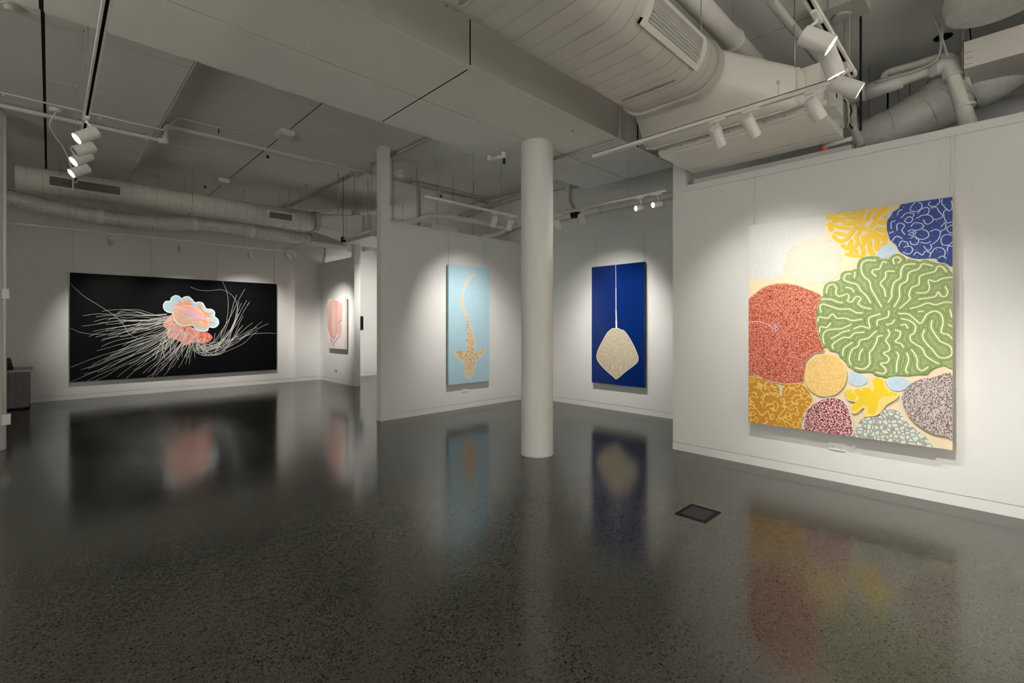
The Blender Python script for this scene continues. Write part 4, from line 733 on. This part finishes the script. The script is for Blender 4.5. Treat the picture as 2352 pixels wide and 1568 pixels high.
for px, yt, yb, lb in ((903, 470, 505, 'short steel rod just right of the shark partition post'), (957, 480, 500, 'short steel rod left of the bending white pipe'), (1087, 446, 540, 'long dark rod crossing the bending white pipe'), (777, 442, 492, 'steel rod above the left hood, nearest the end'), (814, 452, 492, 'steel rod above the left hood beside the post'), (845, 412, 500, 'pale thin rod left of the shark partition post')):
    yq = 6.95 if px > 870 else 8.2; a9 = onY(px, yt, yq); b9 = onY(px, yb, yq)
    pipe(lb, [(a9.x, a9.y, ZC), b9], 0.006, 'steel', 'hanger_rod', cat='rod', n=6)
cb = thing('junction_box', onY(1017, 520, 7.25), 'pale equipment box behind the shark partition', 'box')
q0 = onY(985, 512, 7.25); q1 = onY(1050, 535, 7.25); MB().box(q0.x, q1.x, 7.25, 7.6, q1.z - 0.2, q0.z).build('box_body', 'duct', cb); MB().cyl(((q0.x + q1.x) / 2, 7.45, q0.z), ((q0.x + q1.x) / 2, 7.45, ZC), 0.006, n=6).build('hanger_rod', 'steel', cb); MB().box(q0.x + 0.03, q0.x + 0.05, 7.244, 7.251, q1.z - 0.2, q0.z).build('box_seam', 'duct_seam', cb)
# pink painting alcove: cable
pipe('grey cable dropping to the top of the seaweed partition', [onX(744, 565, 5.2), onX(747, 580, 5.2), onX(744, 595, 5.2), onX(745, 612, 5.2)], 0.022, 'conduit', 'cable', True, cat='cable')
# ceiling fittings
def fitting(name, label, cat, parts):
    T = thing(name, parts[0][3], label, cat, 'small ceiling fittings')
    for nm, mb, mt, _ in parts: mb.build(nm, mt, T)
    return T
def emergency(p, label):
    x, y, z = p
    fitting('emergency_light', label, 'light', [('base', MB().box(x - 0.09, x + 0.09, y - 0.14, y + 0.14, z - 0.06, z), 'ceiling', (x, y, z)), ('cover', MB().box(x - 0.075, x + 0.075, y - 0.12, y + 0.12, z - 0.075, z - 0.06), 'fixture', (x, y, z))])
emergency((2.36, 7.0, ZC), 'pale ceiling box light at the nearer crossing of the dark joint')
emergency((2.3, 10.1, ZC), 'pale ceiling box light just above the far spiral duct')
emergency((4.45, 7.35, ZC), 'grey ceiling box light just right of the shark partition post')
def sprinkler(p, label, black=True):
    x, y, z = p
    fitting('ceiling_sprinkler', label, 'sprinkler', [('stem', MB().cyl((x, y, z), (x, y, z - 0.05), 0.01, n=8), 'pipe', (x, y, z)), ('bulb', MB().cyl((x, y, z - 0.05), (x, y, z - 0.08), 0.018, 0.012, 8), 'black', (x, y, z)), ('deflector', MB().cyl((x, y, z - 0.085), (x, y, z - 0.09), 0.024, n=10), 'black', (x, y, z))])
sprinkler((2.36, YP, 4.055), 'black sprinkler head below the pipe near the dark ceiling joint')
sprinkler((2.05, 10.2, 4.05), 'black sprinkler head above the far spiral duct')
sprinkler((5.55, YP, 4.055), 'black sprinkler head under the pipe behind the shark partition')
arm = thing('ceiling_sprinkler', (3.78, 4.16, 3.44), 'white sprinkler arm under the beam left of the column', 'sprinkler')
pa, pb = onZ(1125, 367, 3.43), onZ(1158, 358, 3.43)
MB().tube([pa, pb], 0.022, 12).build('arm', 'pipe', arm, True); MB().cyl(pb + Vector((0, 0, 0.045)), pb - Vector((0, 0, 0.03)), 0.03, n=12).build('tee', 'pipe', arm); MB().cyl(pa - Vector((0, 0, 0.015)), pa + Vector((0, 0, 0.045)), 0.03, n=12).build('cap', 'pipe', arm)
MB().cyl(pb - Vector((0, 0, 0.03)), pb - Vector((0, 0, 0.075)), 0.014, n=8).build('bulb', 'black', arm); MB().cyl(pb - Vector((0, 0, 0.08)), pb - Vector((0, 0, 0.086)), 0.022, n=10).build('deflector', 'black', arm)
def down(px, py, label):
    p = onZ(px, py, ZL); x, y = p.x, p.y
    fitting('ceiling_stud', label, 'fitting', [('stud', MB().cyl((x, y, ZL), (x, y, ZL - 0.02), 0.016, 0.01, 10), 'white_plastic', (x, y, ZL))])
down(8, 217, 'tiny bright stud on the left conduit nearest the picture edge'); down(230, 270, 'tiny bright stud on the left conduit beside the light track')
p = onZ(502, 292, ZC); fitting('ceiling_stud', 'tiny bright stud on the conduit over the coffer', 'fitting', [('stud', MB().cyl((p.x, p.y, ZC), (p.x, p.y, ZC - 0.022), 0.016, 0.01, 10), 'white_plastic', p), ('pin', MB().cyl((p.x, p.y, ZC - 0.02), (p.x, p.y, ZC - 0.08), 0.006, n=6), 'black', p)])
p = onZ(1316, 300, ZB); fitting('ceiling_stud', 'small dark stud in the beam soffit right of the column', 'fitting', [('stud', MB().cyl((p.x, p.y, ZB), (p.x, p.y, ZB - 0.006), 0.014, n=10), 'conduit', p)])
def detector(p, label):
    x, y, z = p
    fitting('smoke_detector', label, 'detector', [('base', MB().cyl((x, y, z), (x, y, z - 0.018), 0.055, n=20), 'fixture', (x, y, z)), ('head', MB().cyl((x, y, z - 0.018), (x, y, z - 0.045), 0.045, 0.03, 20), 'fixture', (x, y, z))])
p = onZ(25, 12, ZL); detector((p.x, p.y, ZL), 'round detector on the ceiling in the top left corner')
p = onZ(128, 250, ZL); pr = fitting('power_rose', 'white cable rose beside the upper left track', 'fitting', [('rose', MB().cyl((p.x, p.y, ZL), (p.x, p.y, ZL - 0.04), 0.06, 0.05, 20), 'fixture', p), ('cord', MB().tube(smooth_path([(p.x, p.y, ZL - 0.04), (p.x - 0.05, p.y + 0.05, 3.75), (p.x, p.y + 0.2, 3.66), (0.12, p.y + 0.3, 3.58), (0.19, p.y + 0.15, 3.3), (0.2, p.y + 0.1, 3.035)]), 0.007, 6), 'fixture', p)])
g1 = onZ(1925, 15, ZC); gf = thing('junction_box', (g1.x, g1.y, ZC), 'greenish ceiling junction box at the top edge above the glowing spotlight', 'box')
MB().box(g1.x - 0.16, g1.x + 0.14, g1.y - 0.2, g1.y + 0.16, ZC - 0.08, ZC).build('box_body', 'conduit', gf); MB().cyl((g1.x + 0.02, g1.y - 0.02, ZC - 0.081), (g1.x + 0.02, g1.y - 0.02, ZC - 0.1), 0.07, n=20).build('cover', 'conduit', gf)
h1 = onZ(2166, 84, ZC); MBh = MB().cyl((h1.x, h1.y, ZC - 0.004), (h1.x, h1.y, ZC - 0.008), 0.07, n=20).build('cable_hole', 'black'); tag(MBh, 'round dark cable hole in the ceiling behind the drooping cable', 'hole', 'small ceiling fittings')
bc = fitting('connector_block', 'black connector on the end of the dark-ended track', 'connector', [('block', MB().box(3.82, 3.88, 8.355, 8.42, 2.96, 3.05), 'black', (3.85, 8.38, 2.96)), ('tail', MB().tube([(3.85, 8.39, 3.05), (3.85, 8.39, ZC)], 0.004, 6), 'black', (3.85, 8.38, 2.96))])

# ------------------------------------------------------------------ things on walls and floor
def socket(label, c, plane, wy, hz, two=True):
    T = thing('power_outlet', c, label, 'power outlet'); x, y, z = c
    MB().box(x - 0.011, x, y - wy / 2, y + wy / 2, z - hz / 2, z + hz / 2).build('plate', 'white_plastic', T)
    for s in ((-0.25, 0.25) if two else (0,)):
        yy = y - s * wy
        sw = MB().box(x - 0.016, x - 0.011, yy - 0.007, yy + 0.007, z + hz * 0.16, z + hz * 0.30).build('switch', 'white_plastic', T)
        for dy, dz in ((-0.007, -0.02), (0.007, -0.02), (0, -0.27)):
            MB().box(x - 0.0118, x - 0.011, yy + dy - 0.0015, yy + dy + 0.0015, z + dz * hz - 0.005, z + dz * hz + 0.003).build('pin_hole', 'socket_hole', T)
    return T
o1 = onX(1904, 1021, 5.203); o2 = onX(1941.5, 1026.5, 5.203)
socket('white double power outlet below the large coral painting', (5.203, (o1.y + o2.y) / 2, (o1.z + o2.z) / 2), 'X', abs(o1.y - o2.y), 0.076)
k1 = onY(1067, 894.5, 6.478)
lp = thing('label_plaque', k1, 'tiny white plaque below the light blue shark painting', 'plaque'); MB().box(k1.x - 0.055, k1.x + 0.055, 6.466, 6.478, k1.z - 0.035, k1.z + 0.03).build('plate', 'white_plastic', lp); MB().box(k1.x - 0.045, k1.x + 0.045, 6.464, 6.467, k1.z - 0.03, k1.z + 0.024).build('card', 'white_plastic', lp)
s1 = onX(773, 847, 5.13)
so = thing('wall_socket', s1, 'tiny white socket with a dark slot below the seaweed painting', 'power outlet'); MB().box(5.12, 5.13, s1.y - 0.09, s1.y + 0.09, s1.z - 0.08, s1.z + 0.05).build('plate', 'white_plastic', so); MB().box(5.118, 5.121, s1.y - 0.06, s1.y + 0.06, s1.z - 0.065, s1.z - 0.035).build('slot', 'socket_hole', so)
for px, py, X_ in ((1688, 768, 5.203),): pass
fb = thing('floor_box', (3.572, 1.626, 0), 'black square floor box with a dark grey lid in front of the corals', 'floor box')
fr = MB(); 
for (xa, xb, ya, yb) in ((3.434, 3.714, 1.507, 1.535), (3.434, 3.714, 1.716, 1.744), (3.434, 3.464, 1.535, 1.716), (3.684, 3.714, 1.535, 1.716)): fr.box(xa, xb, ya, yb, 0.0, 0.005)
fr.build('frame', 'black', fb); MB().box(3.464, 3.684, 1.535, 1.716, 0.0, 0.0025).build('lid', 'floor_plate', fb)
# column conduit with boxes
cq = thing('column_conduit', (-0.33, 8.02, 0.3), 'white conduit with two boxes fixed to the left round column', 'conduit')
cx_, cy_ = -0.548 + 0.196 * math.cos(math.radians(-25)), 8.117 + 0.196 * math.sin(math.radians(-25))
MB().cyl((cx_, cy_, 0.36), (cx_, cy_, 3.86), 0.016, n=10).build('tube', 'pipe', cq, True)
MB().box(cx_ - 0.05, cx_ + 0.035, cy_ - 0.02, cy_ + 0.06, 1.75, 1.86).build('switch_box', 'white_plastic', cq)
MB().box(cx_ - 0.05, cx_ + 0.045, cy_ - 0.02, cy_ + 0.06, 0.29, 0.41).build('outlet_box', 'white_plastic', cq)
# counter
ct = thing('sideboard', (-1.1, 12.1, 0), 'dark slatted wooden sideboard at the left picture edge', 'sideboard')
MB().box(-1.9, -0.255, 11.72, 12.5, 0.03, 0.64).build('body', 'walnut', ct); MB().box(-1.93, -0.225, 11.68, 12.52, 0.64, 0.67).build('top', 'counter_top', ct)
for i in range(22): MB().box(-1.88 + i * 0.074, -1.88 + i * 0.074 + 0.05, 11.705, 11.722, 0.05, 0.63).build('slat', 'walnut', ct)
MB().box(-1.85, -0.3, 11.76, 12.46, 0, 0.03).build('plinth', 'black', ct)
def jar(x, y, r, h, label):
    T = thing('glass_jar', (x, y, 0.67), label, 'jar', 'jars on the sideboard'); n = 20
    MB().loft([[(x + q * math.cos(6.2832 * j / n), y + q * math.sin(6.2832 * j / n), 0.67 + zz) for j in range(n)] for q, zz in ((r * 0.9, 0.06), (r, 0.07), (r, h * 0.75), (r * 0.7, h * 0.9), (r * 0.75, h), (r * 0.65, h), (r * 0.6, h * 0.9), (r * 0.9, h * 0.74), (r * 0.9, 0.075))]).build('vessel', 'glass', T, True)
    MB().cyl((x, y, 0.67), (x, y, 0.735), r * 1.15, n=20).build('dark_base', 'black', T)
jar(-0.52, 11.9, 0.06, 0.2, 'clear glass jar on a black base at the sideboard edge'); jar(-0.7, 12.05, 0.055, 0.17, 'second glass jar mostly hidden behind the left column')
for o in bpy.data.objects:
    if '_org' in o: del o['_org']
